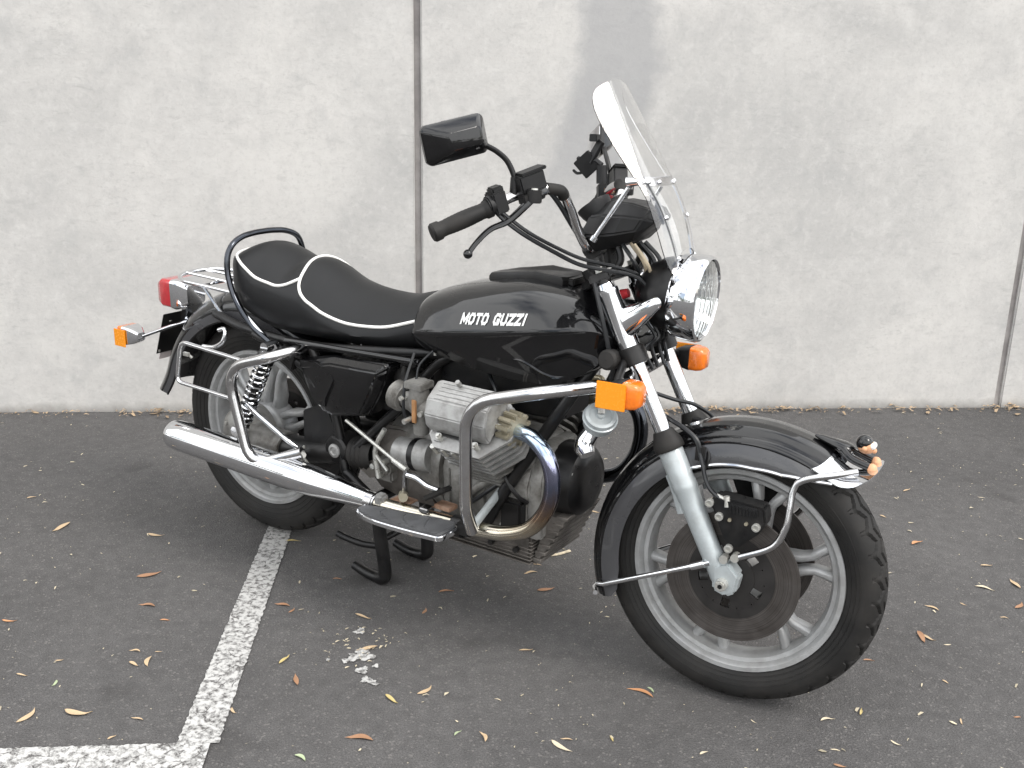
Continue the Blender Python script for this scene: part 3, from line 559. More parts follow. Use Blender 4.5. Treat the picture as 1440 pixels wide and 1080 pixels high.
def disc_parts(c, y, Ro, Ri, parent, steer, a_off):
    d = B('brake_disc', MB().lathe([(-0.003, Ri), (-0.003, Ro), (0.003, Ro), (0.003, Ri)], (c[0], y, c[2]), (0, 1, 0), 72, closed=True), 'disc', parent, steer=steer)
    mb = MB()
    mb.lathe([(-0.004, Ri - 0.018), (-0.004, Ri + 0.004), (0.0045, Ri + 0.004), (0.0045, Ri - 0.018)], (c[0], y, c[2]), (0, 1, 0), 60, closed=True)
    mb.lathe([(-0.006, 0.022), (-0.006, 0.052), (0.006, 0.052), (0.006, 0.022)], (c[0], y, c[2]), (0, 1, 0), 40, closed=True)
    for k in range(5):
        for da in (-14, 14):
            a1 = rad(a_off + k * 72 + da * 1.5); a2 = rad(a_off + k * 72 + da * 0.25 + (10 if da > 0 else -10))
            mb.bar(pol((c[0], y, c[2]), 0.045, a1, 0), pol((c[0], y, c[2]), Ri - 0.010, a2, 0), 0.007, 0.016, (0, 0, 1) if abs(math.sin(a2)) < 0.7 else (1, 0, 0))
        a1 = rad(a_off + 36 + k * 72); mb.bar(pol((c[0], y, c[2]), 0.045, a1, 0), pol((c[0], y, c[2]), Ri - 0.010, a1, 0), 0.0075, 0.034, (0, 0, 1) if abs(math.sin(a1)) < 0.7 else (1, 0, 0))
    return d, mb
def wheel(c, Ro, hw, steer, name, phase):
    R = 0.238; rim = B(name, rim_mb(c, R, hw * 0.86), 'silver', steer=steer, sharp=30)
    build('tyre', tyre_mb(c, Ro, hw, R - 0.003), 'rubber', rim, steer=steer, sharp=40)
    for k in range(6):
        for sg in (-1, 1): build('spoke', spoke_mb(c, R, phase + k * 60, sg, 0.062), 'silver', rim, steer=steer, sharp=40, bevel=0.0015, segs=1)
    hub = MB().lathe([(-0.062, 0.001), (-0.062, 0.040), (-0.050, 0.048), (-0.034, 0.070), (-0.028, 0.074), (0.028, 0.074), (0.034, 0.070), (0.050, 0.048), (0.062, 0.040), (0.062, 0.001)], c, (0, 1, 0), 48)
    build('hub', hub, 'silver', rim, steer=steer)
    return rim
fw = wheel(FA, 0.318, 0.0535, True, 'front_wheel', 16)
for y in (-0.075, 0.075):
    d, mb = disc_parts(FA, y, 0.150, 0.093, fw, True, -96 if y < 0 else -60)
    build('disc_carrier', mb, 'disc_carrier', fw, steer=True)
build('axle', MB().cyl((L, -0.085, FA.z), (L, 0.13, FA.z), 0.011), 'steel', fw, steer=True)
rw = wheel(RA, 0.336, 0.058, False, 'rear_wheel', 20)
d, mb = disc_parts(RA, 0.080, 0.125, 0.08, rw, False, 0); build('disc_carrier', mb, 'disc_carrier', rw)

# ---------------------------------------------------------------- front fork (steered)
def fk(z, dn=0.0): return V((1.333 - 0.5317 * (z - 0.598) + dn, -0.0975, z))
FD = (fk(0.5) - fk(0.6)).normalized()                      # down the fork leg
mb = MB().tube([fk(0.60), fk(0.83)], 0.0185, 20)
tubes = BP('fork_tube', mb, 'chrome', steer=True)
mb = MB(); p0 = fk(0.588); ln_ = (fk(0.318) - p0).length
mb.lathe([(0, 0.001), (0, 0.0255), (0.006, 0.0275), (0.075, 0.0275), (0.082, 0.0285), (0.092, 0.0285), (0.097, 0.0265), (0.14, 0.0250), (ln_ - 0.05, 0.0235), (ln_ - 0.01, 0.0235), (ln_ + 0.020, 0.021), (ln_ + 0.024, 0.017), (ln_ + 0.024, 0.001)], p0, FD, 28)
sliders = BP('fork_slider', mb, 'fork_grey', steer=True)
mb = MB(); ax_ = V((L, -0.0975, FA.z)); mb.prism([ax_ + V((dx, 0.018, dz)) for dx, dz in ((-0.034, 0.035), (-0.030, -0.022), (0.000, -0.032), (0.022, -0.020), (0.028, 0.02), (0.0, 0.05))], (0, -0.042, 0))
BP('axle_clamp', mb, 'fork_grey', sliders, steer=True, bevel=0.006)
mb = MB().cyl((L - 0.008, -0.118, FA.z - 0.002), (L - 0.008, -0.136, FA.z - 0.002), 0.0145, 0.0125, 18); mb.cyl((L - 0.008, -0.134, FA.z - 0.002), (L - 0.008, -0.139, FA.z - 0.002), 0.0105, 0.010, 6)
BP('axle_nut', mb, 'steel', sliders, steer=True)
mb = MB().cyl((L - 0.008, -0.1395, FA.z - 0.002), (L - 0.008, -0.1405, FA.z - 0.002), 0.0055, 0.0055, 6); BP('axle_socket', mb, 'black_satin', sliders, steer=True)
mb = MB().lathe([(0, 0.019), (0.001, 0.0225), (0.006, 0.0245), (0.030, 0.0335), (0.042, 0.0345), (0.046, 0.0325), (0.048, 0.020)], fk(0.628), FD, 24)
BP('dust_cover', mb, 'rubber', tubes, steer=True)
mb = MB(); mb.lathe([(0, 0.001), (0, 0.021), (0.012, 0.023), (0.014, 0.026), (0.022, 0.026), (0.026, 0.0245), (0.150, 0.0245), (0.152, 0.0265), (0.163, 0.0265), (0.164, 0.018)], fk(0.932), FD, 28)
covers = BP('fork_shroud', mb, 'chrome', tubes, steer=True)
# headlight ear: a tapering pressed bracket from the shroud forward to the lamp
mb = MB(); e0, e1 = (1.215, -0.105, 0.853), (1.289, -0.112, 0.912); e0 = V(e0); e1 = V(e1)
up_ = V((-math.sin(RAKE), 0, math.cos(RAKE)))
rings = []
for t, h, y in ((0, 0.054, 0.018), (0.35, 0.043, 0.017), (0.70, 0.031, 0.015), (0.92, 0.024, 0.013), (1.0, 0.017, 0.009), (1.03, 0.006, 0.004)):
    p = e0.lerp(e1, t); rings.append([p + V((0, y * math.cos(a), 0)) + up_ * h * 0.62 * math.sin(a) for a in [2*PI*k/16 for k in range(16)]])
mb.loft(rings); BP('headlight_ear', mb, 'chrome', covers, steer=True)
mb = MB().cyl(fk(0.955), fk(0.930), 0.017, 0.019, 18); BP('fork_cap', mb, 'black_satin', tubes, steer=True)
mb = MB().cyl(fk(0.966), fk(0.954), 0.009, 0.011, 6); BP('fork_cap_bolt', mb, 'steel', tubes, steer=True)
# yokes
def st_ax(z, off=0.0): return V((L + 0.09 - math.tan(RAKE) * z, 0, z)) + V((math.cos(RAKE), 0, math.sin(RAKE))) * off
mb = MB(); zl = 0.783
for s in (-1, 1): mb.cyl(fk(zl + 0.018) * 1 if s < 0 else V((fk(zl + 0.018).x, 0.0975, zl + 0.018)), fk(zl - 0.018) if s < 0 else V((fk(zl - 0.018).x, 0.0975, zl - 0.018)), 0.0315, 0.0315, 24)
mb.bar((fk(zl).x - 0.028, -0.095, zl), (fk(zl).x - 0.028, 0.095, zl), 0.05, 0.032, up_); mb.bar((fk(zl).x - 0.05, -0.05, zl - 0.005), (fk(zl).x - 0.05, 0.05, zl - 0.005), 0.07, 0.026, up_)
lower = B('lower_yoke', mb, 'black_satin', steer=True, bevel=0.003)
mb = MB(); zu = 0.945; q = fk(zu)
mb.prism([V((q.x, 0, q.z)) + V((math.cos(RAKE) * a, y, math.sin(RAKE) * a)) - up_ * 0.008 for a, y in ((0.026, -0.11), (0.03, -0.085), (-0.01, -0.05), (-0.01, 0.05), (0.03, 0.085), (0.026, 0.11), (-0.02, 0.125), (-0.05, 0.06), (-0.085, 0.03), (-0.085, -0.03), (-0.05, -0.06), (-0.02, -0.125))], up_ * 0.02)
upper = B('upper_yoke', mb, 'black_satin', steer=True, bevel=0.004)
for s in (-1, 1): build('handlebar_clamp', MB().cyl((1.115, s * 0.047, 0.953), (1.103, s * 0.047, 0.995), 0.021, 0.019, 16).cyl((1.105, s * 0.03, 1.003), (1.105, s * 0.066, 1.003), 0.023, 0.023, 18), 'black_satin', upper, steer=True)
mb = MB()
for s in (-1, 1):
    for dx in (-0.014, 0.014): build('clamp_bolt', MB().cyl((1.105 + dx, s * 0.047, 1.02), (1.103 + dx, s * 0.047, 1.031), 0.005, 0.0045, 8), 'steel', upper, steer=True)
mb = MB().tube([st_ax(0.77, 0), st_ax(0.95, 0)], 0.026, 18); B('steering_head', mb, 'black_satin')

# ---------------------------------------------------------------- front brake calipers
mb = MB(); yb = -0.112; cal = [(1.441, -0.112, 0.498), (1.456, -0.112, 0.509), (1.49, -0.112, 0.507), (1.56, -0.112, 0.502), (1.568, -0.112, 0.468), (1.553, -0.112, 0.442), (1.528, -0.112, 0.417), (1.511, -0.112, 0.399), (1.481, -0.112, 0.412)]
mb.prism([V(p) + V((0, 0.052, 0)) for p in cal], (0, -0.055, 0))
calipers = BP('brake_caliper', mb, 'black_satin', steer=True, bevel=0.005)
mb = MB(); pa, pb = V((1.487, -0.115, 0.49)), V((1.548, -0.115, 0.49)); mb.bar(pa + V((0, -0.001, 0)), pb + V((0, -0.001, 0)), 0.012, 0.020, (0, 0, 1))
BP('pad_cover', mb, 'black_plastic', calipers, steer=True, bevel=0.003)
mb = MB()
for k in range(8):
    p = pa.lerp(pb, (k + 0.7) / 8.4); mb.box(p + V((0, -0.008, 0)), (0.0026, 0.005, 0.014))
[thing(o_, None, None, kind='stuff') for o_ in BP('pad_cover_ribs', mb, 'black_satin', calipers, steer=True)]
for px in ((1.443, -0.118, 0.492), (1.467, -0.118, 0.466), (1.548, -0.118, 0.459), (1.494, -0.118, 0.398)):
    p = V(px); mb = MB().lathe([(0.006, 0.0095), (-0.004, 0.0090), (-0.0045, 0.0055), (-0.0015, 0.005), (-0.0015, 0.0005)], p, (0, 1, 0), 18)
    BP('caliper_bolt', mb, 'steel', calipers, steer=True)
for px in ((1.49, -0.117, 0.463), (1.526, -0.117, 0.462)):
    p = V(px); BP('pin', MB().cyl(p + V((0, 0.004, 0)), p + V((0, -0.003, 0)), 0.0045, 0.004, 8), 'brass', calipers, steer=True)
mb = MB().tube(spline([(1.479, -0.105, 0.494), (1.466, -0.108, 0.501), (1.442, -0.11, 0.517), (1.426, -0.105, 0.537), (1.415, -0.1, 0.566), (1.403, -0.09, 0.591)], 6), 0.005, 8); BP('brake_line', mb, 'cable', calipers, steer=True)
mb = MB().cyl((1.48, -0.108, 0.489), (1.476, -0.108, 0.511), 0.009, 0.007, 10); mb.cyl((1.479, -0.108, 0.502), (1.441, -0.108, 0.513), 0.0045, 0.0045, 8); BP('banjo', mb, 'steel', calipers, steer=True)

# ---------------------------------------------------------------- front mudguard
def mud_rl(a):     # lower skirt radius by angle (degrees)
    return sitp(a, [(-158+360-360, 0.292), (200-360, 0.285)]) if a < -150 else itp(a, [(50, 0.328), (53, 0.324), (58, 0.304), (64, 0.286), (72, 0.270), (85, 0.260), (110, 0.258), (130, 0.262), (150, 0.262), (190, 0.262), (200, 0.275), (203, 0.295)])
def mud_c(a): return itp(a, [(50, 0.358), (57, 0.352), (75, 0.346), (110, 0.340), (150, 0.340), (180, 0.346), (203, 0.352)])
A0, A1 = 53.0, 203.0
def mud_pt(u, v, off=0.0):
    a = lerp(A0, A1, u); rl_, rc_ = mud_rl(a), mud_c(a); sgn = -1 if v < 0.5 else 1; q = abs(v - 0.5) * 2      # q 0 crown .. 1 skirt edge
    tab = [(0, 0.0, 0.0), (0.16, 0.026, 0.002), (0.30, 0.046, 0.008), (0.40, 0.058, 0.018), (0.46, 0.064, 0.026), (0.50, 0.0665, 0.0265), (0.53, 0.073, 0.030), (0.60, 0.0775, 0.038)]
    if q <= 0.60:
        y = itp(q, [(k[0], k[1]) for k in tab]); dr = itp(q, [(k[0], k[2]) for k in tab]); r = max(rc_ - dr, rl_ + 0.001 * (1 - q))
    else:
        t = (q - 0.60) / 0.40; y = lerp(0.0775, 0.087, math.sin(t * PI / 2)); r = lerp(max(rc_ - 0.038, rl_ + 0.0005), rl_, t)
    return pol(FA, r + off, rad(a), sgn * y)
M['skirt_grey'] = mat('skirt_satin_grey', (0.050, 0.050, 0.053), 0.30, 0, 0.12, 9, 0.06, coat=0.5)  # even satin grey for skirts and rear flanges, lighter than the crowns
mb = MB().grid(lambda u, v: mud_pt(u, lerp(0.205, 0.795, v)), 110, 44, 0.0025); fm = B('front_mudguard', mb, 'black_paint', steer=True, sharp=32)
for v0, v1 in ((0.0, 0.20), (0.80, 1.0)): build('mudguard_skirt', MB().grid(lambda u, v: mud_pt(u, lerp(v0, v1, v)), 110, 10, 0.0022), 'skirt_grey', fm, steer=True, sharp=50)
for s_ in (0.2, 0.8): build('skirt_bead', MB().tube([mud_pt(k / 60, s_, 0.001) for k in range(61)], 0.0032, 6), 'black_paint', fm, steer=True)
# bright trim along the lower edge, front half
for s in (-1, 1):
    mb = MB().tube([pol(FA, mud_rl(a), rad(a), s * 0.0885) for a in [54 + k * 2 for k in range(32)]], 0.0042, 8); build('trim_strip', mb, 'chrome', fm, steer=True)
# chrome front lip
def lip_pt(u, v):
    q = v * 2 - 1; aq = abs(q) * PI / 2; y = 0.0935 * (1 if q > 0 else -1) * math.sin(aq); a_in = 60.5 + 3.0 * abs(q) ** 3
    a = lerp(a_in, 53.5, min(1, u / 0.5)); p = pol(FA, mud_c(a) + 0.0035 - 0.036 * (1 - math.cos(aq)), rad(a), y)
    t = max(0, (u - 0.5) / 0.5); return p + V((0.058 * t * (1 - 0.30 * abs(q) ** 2.5), 0, -0.012 * t + 0.016 * t * t))
mb = MB().grid(lip_pt, 24, 40, 0.003); build('chrome_lip', mb, 'chrome', fm, steer=True, sharp=60)
sr = [(1.729, -0.07, 0.607), (1.694, -0.088, 0.598), (1.629, -0.096, 0.576), (1.612, -0.1, 0.551), (1.61, -0.108, 0.508), (1.607, -0.114, 0.467), (1.585, -0.116, 0.422), (1.52, -0.117, 0.384)]
mb = MB().tube(spline(sr, 8), 0.0075, 12); BP('front_stay', mb, 'chrome_worn', (fm, fm), steer=True)
mb = MB().tube([(1.188, -0.085, 0.225), (1.205, -0.092, 0.23), (1.421, -0.117, 0.339), (1.457, -0.117, 0.356)], 0.0062, 10); mb.cyl((1.417, -0.117, 0.336), (1.445, -0.117, 0.35), 0.0085, 0.0095, 10); BP('rear_stay', mb, 'chrome', (fm, fm), steer=True)
mb = MB().tube([pol(FA, mud_c(201) - 0.03 + 0.012, rad(200.5), -0.088), pol(FA, mud_c(201) + 0.002, rad(200.5), -0.05), pol(FA, mud_c(201) + 0.004, rad(200.5), 0), pol(FA, mud_c(201) + 0.002, rad(200.5), 0.05), pol(FA, mud_c(201) - 0.018, rad(200.5), 0.088)], 0.006, 8); build('rear_stay_loop', mb, 'chrome', fm, steer=True)
for px in ((1.487, -0.116, 0.372), (1.511, -0.116, 0.381)):
    BP('stay_lug', MB().cyl(V(px) + V((0, 0.012, 0)), V(px) + V((0, -0.008, 0)), 0.010, 0.0095, 12), 'steel', (fm, fm), steer=True)
# upper bracket of the mudguard on the slider, and the loop at the crown
mb = MB().tube(spline([(1.337, -0.09, 0.526), (1.357, -0.1, 0.496), (1.376, -0.1, 0.447)], 6), 0.009, 8, flat=(1, 0.5)); BP('slider_bracket', mb, 'fork_grey', (fm, fm), steer=True)
mb = MB().tube(spline([(1.341, -0.04, 0.626), (1.389, -0.05, 0.618), (1.421, -0.085, 0.587), (1.416, -0.09, 0.555)], 6), 0.007, 8, flat=(1, 0.6)); mb.box((1.404, -0.088, 0.588), (0.02, 0.012, 0.03)); BP('crown_bracket', mb, 'black_satin', (fm, fm), steer=True)

# ornament on the nose of the mudguard: a small lying figure in black with outstretched fists
fb = V((1.635, 0, 0.606)); ft = V((1.723, 0, 0.636)); ft = V((ft.x, 0, ft.z))
mb = MB(); a = pol(FA, mud_c(64) + 0.006, rad(69), 0); b = pol(FA, mud_c(56) + 0.022, rad(56.5), 0)
dirf = (b - a).normalized(); upf = V((-dirf.z, 0, dirf.x)); 
rings = []
for t, wd_, h in ((0, 0.004, 0.003), (0.2, 0.012, 0.007), (0.5, 0.019, 0.010), (0.78, 0.026, 0.012), (0.95, 0.022, 0.011), (1.04, 0.012, 0.008)):
    p = a.lerp(b, t); rings.append([p + V((0, wd_ * math.cos(k), 0)) + upf * h * math.sin(k) for k in [2*PI*j/14 for j in range(14)]])
mb.loft(rings)
for s in (-1, 1): mb.tube(spline([a.lerp(b, 0.8) + V((0, s * 0.022, 0)), b + V((0.004, s * 0.030, -0.010)), b + dirf * 0.040 + V((0, s * 0.028, -0.012))], 5), 0.0085, 10)
fig = B('figurine', mb, 'black_paint', steer=True); fig['label'] = 'tiny black clad figure lying on the mudguard nose with fists out'
hd = b + dirf * 0.022 + upf * 0.020
def blob(c, r, sx=(1, 1, 1), n=14):
    m_ = MB(); return m_.lathe([(-r * math.cos(PI * k / n) * sx[0], max(1e-4, r * math.sin(PI * k / n) * sx[1])) for k in range(n + 1)], c, dirf, 18)
build('head', blob(hd, 0.0175, (1.05, 0.95)), 'skin', fig, steer=True)
build('hair', blob(hd + upf * 0.0055 - dirf * 0.0055, 0.0175, (1, 1)), 'black_paint', fig, steer=True)
build('nose', blob(hd + dirf * 0.018 - upf * 0.003, 0.006), 'skin', fig, steer=True)
mb = MB()
for s in (-1, 1): mb.v += blob(hd + dirf * 0.0125 + upf * 0.007 + V((0, s * 0.006, 0)), 0.0075).v[:0]; m2 = blob(hd + dirf * 0.0125 + upf * 0.0065 + V((0, s * 0.0065, 0)), 0.0072); mb.add(m2.v, m2.f)
build('goggles', mb, 'white_paint', fig, steer=True)
for s in (-1, 1):
    build('ear', blob(hd + V((0, s * 0.0165, 0)) - upf * 0.002, 0.0055), 'skin', fig, steer=True)
    build('fist', blob(b + dirf * 0.048 + V((0, s * 0.028, -0.012)), 0.0105), 'skin', fig, steer=True)

# ---------------------------------------------------------------- headlight
hc = V((1.285, 0, 0.914)); hx = V((math.cos(rad(3)), 0, -math.sin(rad(3))))
mb = MB().lathe([(-0.085, 0.001), (-0.082, 0.030), (-0.060, 0.060), (-0.030, 0.078), (0.0, 0.087), (0.012, 0.0885)], hc, hx, 48); hl = B('headlight', mb, 'black_satin', steer=True)
mb = MB().lathe([(0.010, 0.084), (0.010, 0.0905), (0.014, 0.093), (0.050, 0.0965), (0.066, 0.0970), (0.073, 0.0945), (0.076, 0.0895), (0.071, 0.0855), (0.060, 0.084)], hc, hx, 64); build('bezel', mb, 'chrome', hl, steer=True)
mb = MB().lathe([(-0.020, 0.012), (0.000, 0.030), (0.025, 0.055), (0.050, 0.075), (0.064, 0.084)], hc, hx, 48); build('reflector', mb, 'chrome', hl, steer=True, recalc=False)
mb = MB().lathe([(-0.02, 0.001), (-0.02, 0.010), (0.012, 0.009), (0.016, 0.001)], hc, hx, 16); build('bulb_shield', mb, 'chrome_worn', hl, steer=True)
def lens_pt(u, v):
    r = 0.0855 * math.sqrt(u) if u > 0 else 0; a = 2*PI*v; fl = 0.0005 * math.sin(r * math.cos(a) * 300)
    return hc + hx * (0.084 - 0.012 * (r / 0.0855)**2 + fl) + V((0, r * math.cos(a), 0)) + V((hx.z * -1, 0, hx.x)) * r * math.sin(a)
mb = MB()
for zoff, flip in ((0, 0), (-0.003, 1)):
    nu, nv = 24, 72; vs = [lens_pt(max(1e-5, (i / nu)**1.0), j / nv) + hx * zoff for i in range(nu + 1) for j in range(nv)]
    fs = [(i*nv + j, (i+1)*nv + j, (i+1)*nv + (j+1) % nv, i*nv + (j+1) % nv) for i in range(nu) for j in range(nv)]
    mb.add(vs, [tuple(reversed(f)) for f in fs] if flip else fs)
n_ = 25 * 72; mb.f += [(24*72 + j, n_ + 24*72 + j, n_ + 24*72 + (j+1) % 72, 24*72 + (j+1) % 72) for j in range(72)]
build('lens', mb, 'lens', hl, steer=True)

# ---------------------------------------------------------------- windscreen
def sc_c(z):
    return 1.246 - 0.63 * (z - 1.16) if z > 1.16 else sitp(z, [(0.93, 1.325), (0.98, 1.316), (1.05, 1.298), (1.10, 1.279), (1.135, 1.261), (1.16, 1.246)])
def sc_w(z): return sitp(z, [(0.955, 0.060), (0.97, 0.085), (1.0, 0.098), (1.06, 0.105), (1.15, 0.108), (1.24, 0.110), (1.30, 0.104), (1.335, 0.088), (1.356, 0.062), (1.366, 0.035), (1.370, 0.008)])
def sc_bul(y, z):      # how far the sheet falls back from its centre line
    k = abs(y); yb = itp(z, [(1.0, 0.09), (1.13, 0.100), (1.37, 0.045)]); q0 = 2.0
    return q0 * k * k if k < yb else q0 * yb * yb + (k - yb) * itp(z, [(1.0, 0.6), (1.10, 1.0), (1.37, 1.0)])
def sc_pt(u, v):       # u across, v up; the foot is notched round the lamp
    q = u * 2 - 1; zb = 1.018 - 0.062 * min(1, abs(q) / 0.8) ** 3; z2 = zb + (1.370 - zb) * v; y = q * sc_w(z2 if v > 0 else max(z2, 0.975))
    return V((sc_c(z2) - sc_bul(y, z2), y, z2))
mb = MB().grid(lambda u, v: sc_pt(u, 1 - (1 - v) ** 1.6), 56, 60, 0.003); ws = B('windscreen', mb, 'acrylic', steer=True, sharp=75)
# cross strap, side straps, screws and the two support rods
mb = MB(); zz_ = 1.152
def strap(zs, ys, wd_, off=0.006):
    m_ = MB(); n = len(zs); rows = []
    for i in range(n):
        bul = sc_bul(ys[i], zs[i])
        rows.append(V((sc_c(zs[i]) - bul - off, ys[i], zs[i])))
    for i in range(n - 1): m_.bar(rows[i], rows[i+1] + (rows[i+1] - rows[i]) * 0.06, wd_, 0.003, (1, 0, 0.5))
    return m_
ys_ = [lerp(-0.100, 0.100, i / 24) for i in range(25)]
build('cross_strap', strap([1.157] * 25, ys_, 0.020), 'chrome_worn', ws, steer=True)
for s in (-1, 1):
    zs_ = [lerp(0.985, 1.157, i / 14) for i in range(15)]; ys2 = [s * lerp(0.052, 0.085, i / 14) for i in range(15)]
    build('side_strap', strap(zs_, ys2, 0.016), 'chrome', ws, steer=True)
    for z_, y_ in ((1.157, 0.085), (1.157, 0.045), (1.157, 0.096), (1.085, 0.071), (1.00, 0.055)):
        bul = sc_bul(y_, z_); p = V((sc_c(z_) - bul, s * y_, z_)); nn = V((0.85, s * 0.4, 0.35)).normalized()
        build('screw', MB().lathe([(-0.004, 0.001), (-0.004, 0.0052), (0.002, 0.0052), (0.004, 0.003), (0.0045, 0.0005)], p, nn, 12), 'chrome', ws, steer=True)
    p = V((1.202, -0.103, 1.154)); p.y *= -s; build('wing_nut', MB().cyl(p + V((-0.012, 0, 0)), p + V((0.014, s * -0.006, 0.004)), 0.011, 0.009, 14), 'chrome', ws, steer=True)
    RT = V((1.197, -0.106, 1.143)); RB = V((1.13, -0.118, 1.028)); RT.y *= -s; RB.y *= -s
    mb = MB().tube([RT, RB], 0.0052, 10); mb.cyl(RB.lerp(RT, 0.06), RB - (RT - RB) * 0.02, 0.008, 0.008, 10); build('support_rod', mb, 'chrome', ws, steer=True)

# ---------------------------------------------------------------- instruments
mb = MB(); rings = []
for t, x, hz, hy in ((0, 1.085, 0.030, 0.07), (0.15, 1.095, 0.050, 0.095), (0.4, 1.13, 0.058, 0.105), (0.65, 1.175, 0.050, 0.10), (0.85, 1.215, 0.036, 0.08), (1, 1.235, 0.016, 0.05)):
    cz = 1.050 + (x - 1.085) * 0.10; rings.append([V((x + 0.018 * sz, sy * hy, cz + sz * hz)) for sy, sz in ((-1, -0.35), (-0.93, 0.45), (-0.62, 1), (0.62, 1), (0.93, 0.45), (1, -0.35), (0.7, -1), (-0.7, -1))])
mb.loft(rings); ic = B('instrument_cluster', mb, 'black_plastic', steer=True, sharp=20, bevel=0.004)
for s in (-1, 1):
    build('gauge', MB().lathe([(-0.03, 0.001), (-0.03, 0.030), (0, 0.040), (0.006, 0.040), (0.006, 0.036), (0.002, 0.034), (0.002, 0.001)], (1.100, s * 0.052, 1.095), (-0.6, 0, 0.8), 28), 'black_plastic', ic, steer=True)
    build('bracket', MB().tube(spline([(1.16, s * 0.055, 1.02), (1.175, s * 0.06, 0.985), (1.16, s * 0.065, 0.955)], 5), 0.008, 8), 'black_satin', ic, steer=True)
for k, (x_, y_, m_) in enumerate(((1.19, -0.02, 'cable'), (1.20, 0.01, 'cable'), (1.21, -0.05, 'tan_wire'), (1.18, 0.035, 'cable'), (1.195, -0.035, 'tan_wire'), (1.205, 0.03, 'cable'), (1.185, -0.06, 'cable'))):
    B('wiring', MB().tube(spline([(x_ - 0.01, y_, 1.02), (x_ + 0.025, y_ * 1.2, 0.985), (x_ + 0.03, y_ * 0.8, 0.955), (x_ + 0.02, y_ * 0.5, 0.92)], 5), 0.005 if m_ == 'cable' else 0.004, 7), m_, steer=True)
B('ignition_plug', MB().cyl((1.188, -0.03, 0.909), (1.171, -0.03, 0.903), 0.010, 0.012, 12), 'red_plastic', steer=True)

# ---------------------------------------------------------------- handlebar and controls
HB = [(1.105, -0.03, 1.003), (1.105, -0.085, 1.005), (1.09, -0.115, 1.048), (1.08, -0.145, 1.097), (1.072, -0.178, 1.13), (1.043, -0.215, 1.132), (1.005, -0.262, 1.116), (0.974, -0.302, 1.092), (0.935, -0.348, 1.065), (0.898, -0.392, 1.04)]
pts = spline(HB, 8); bar = [V((p.x, -p.y, p.z)) for p in reversed(pts)] + pts
hb = B('handlebar', MB().tube(bar, 0.011, 16), 'chrome_worn', steer=True)
g0, g1 = V((0.974, -0.302, 1.092)), V((0.896, -0.392, 1.04)); gd = (g1 - g0); gl = gd.length
prof = [(0, 0.001), (0, 0.0195), (0.012, 0.0195), (0.016, 0.0165)] + [(0.016 + (gl - 0.034) * k / 24, 0.0158 + 0.0022 * math.sin(PI * k / 24) + (0.0005 if k % 2 else 0)) for k in range(1, 24)] + [(gl - 0.016, 0.0165), (gl - 0.012, 0.0195), (gl + 0.002, 0.0200), (gl + 0.006, 0.017), (gl + 0.007, 0.001)]
BP('grip', MB().lathe(prof, g0, gd, 24), 'rubber', (hb, hb), steer=True)
# black sheath over the rising part of the bar, with cables tied to it
mb = MB().tube(spline([(1.075, -0.163, 1.118), (1.072, -0.178, 1.13), (1.052, -0.206, 1.134)], 8), 0.0130, 14); BP('bar_sheath', mb, 'rubber', (hb, hb), steer=True)
sw0 = V((0.977, -0.302, 1.098)); hdir = (V((1.005, -0.262, 1.116)) - sw0).normalized(); R3 = Matrix((hdir, hdir.cross(V((0, 0, 1))).normalized(), hdir.cross(hdir.cross(V((0, 0, 1)))).normalized() * -1)).transposed()
mb = MB().box(sw0 + hdir * 0.012 + V((0, 0, 0.002)), (0.030, 0.042, 0.046), R3); mb.box(sw0 + hdir * 0.006 + V((0, 0, 0.028)), (0.026, 0.030, 0.016), R3); mb.cyl(sw0 - hdir * 0.012, sw0 + hdir * 0.004, 0.021, 0.021, 18)
BP('switch_housing', mb, 'black_plastic', (hb, hb), steer=True, bevel=0.003)
# master cylinder with its reservoir
mc = V((1.029, -0.246, 1.132)); mb = MB().box(mc + V((0.004, 0, 0.014)), (0.060, 0.036, 0.042), R3); mb.box(mc + V((0.004, 0, 0.038)), (0.064, 0.040, 0.007), R3)
BP('brake_reservoir', mb, 'black_plastic', (hb, hb), steer=True, bevel=0.0035)
fwd = hdir.cross(V((0, 0, 1))).normalized(); fwd = fwd if fwd.x > 0 else -fwd
lv = [mc + fwd * 0.022 - V((0, 0, 0.012)) + hdir * 0.03, mc + fwd * 0.030 - V((0, 0, 0.014)), V((1.014, -0.29, 1.07)), V((0.985, -0.318, 1.05)), V((0.97, -0.345, 1.025)), V((0.959, -0.362, 1))]
mb = MB().tube(spline(lv, 7), [(0, 0.012), (0.3, 0.010), (0.5, 0.008), (0.85, 0.0065), (1, 0.0065)], 12, flat=(0.75, 1.1)); m2 = MB().lathe([(-0.010 * math.cos(PI*k/8), max(1e-4, 0.010 * math.sin(PI*k/8))) for k in range(9)], lv[-1], (0, 1, 0), 14); mb.add(m2.v, m2.f)
BP('brake_lever', mb, 'black_paint', (hb, hb), steer=True)
mb = MB().cyl(lv[1] + V((0, 0, 0.015)), lv[1] - V((0, 0, 0.012)), 0.016, 0.016, 16); mb.box(lv[1] - fwd * 0.012, (0.05, 0.03, 0.02), R3); BP('lever_pivot', mb, 'black_satin', (hb, hb), steer=True, bevel=0.002)
BP('pivot_screw', MB().cyl(lv[1] + V((0, 0, 0.014)), lv[1] + V((0, 0, 0.018)), 0.008, 0.007, 12), 'steel', (hb, hb), steer=True)
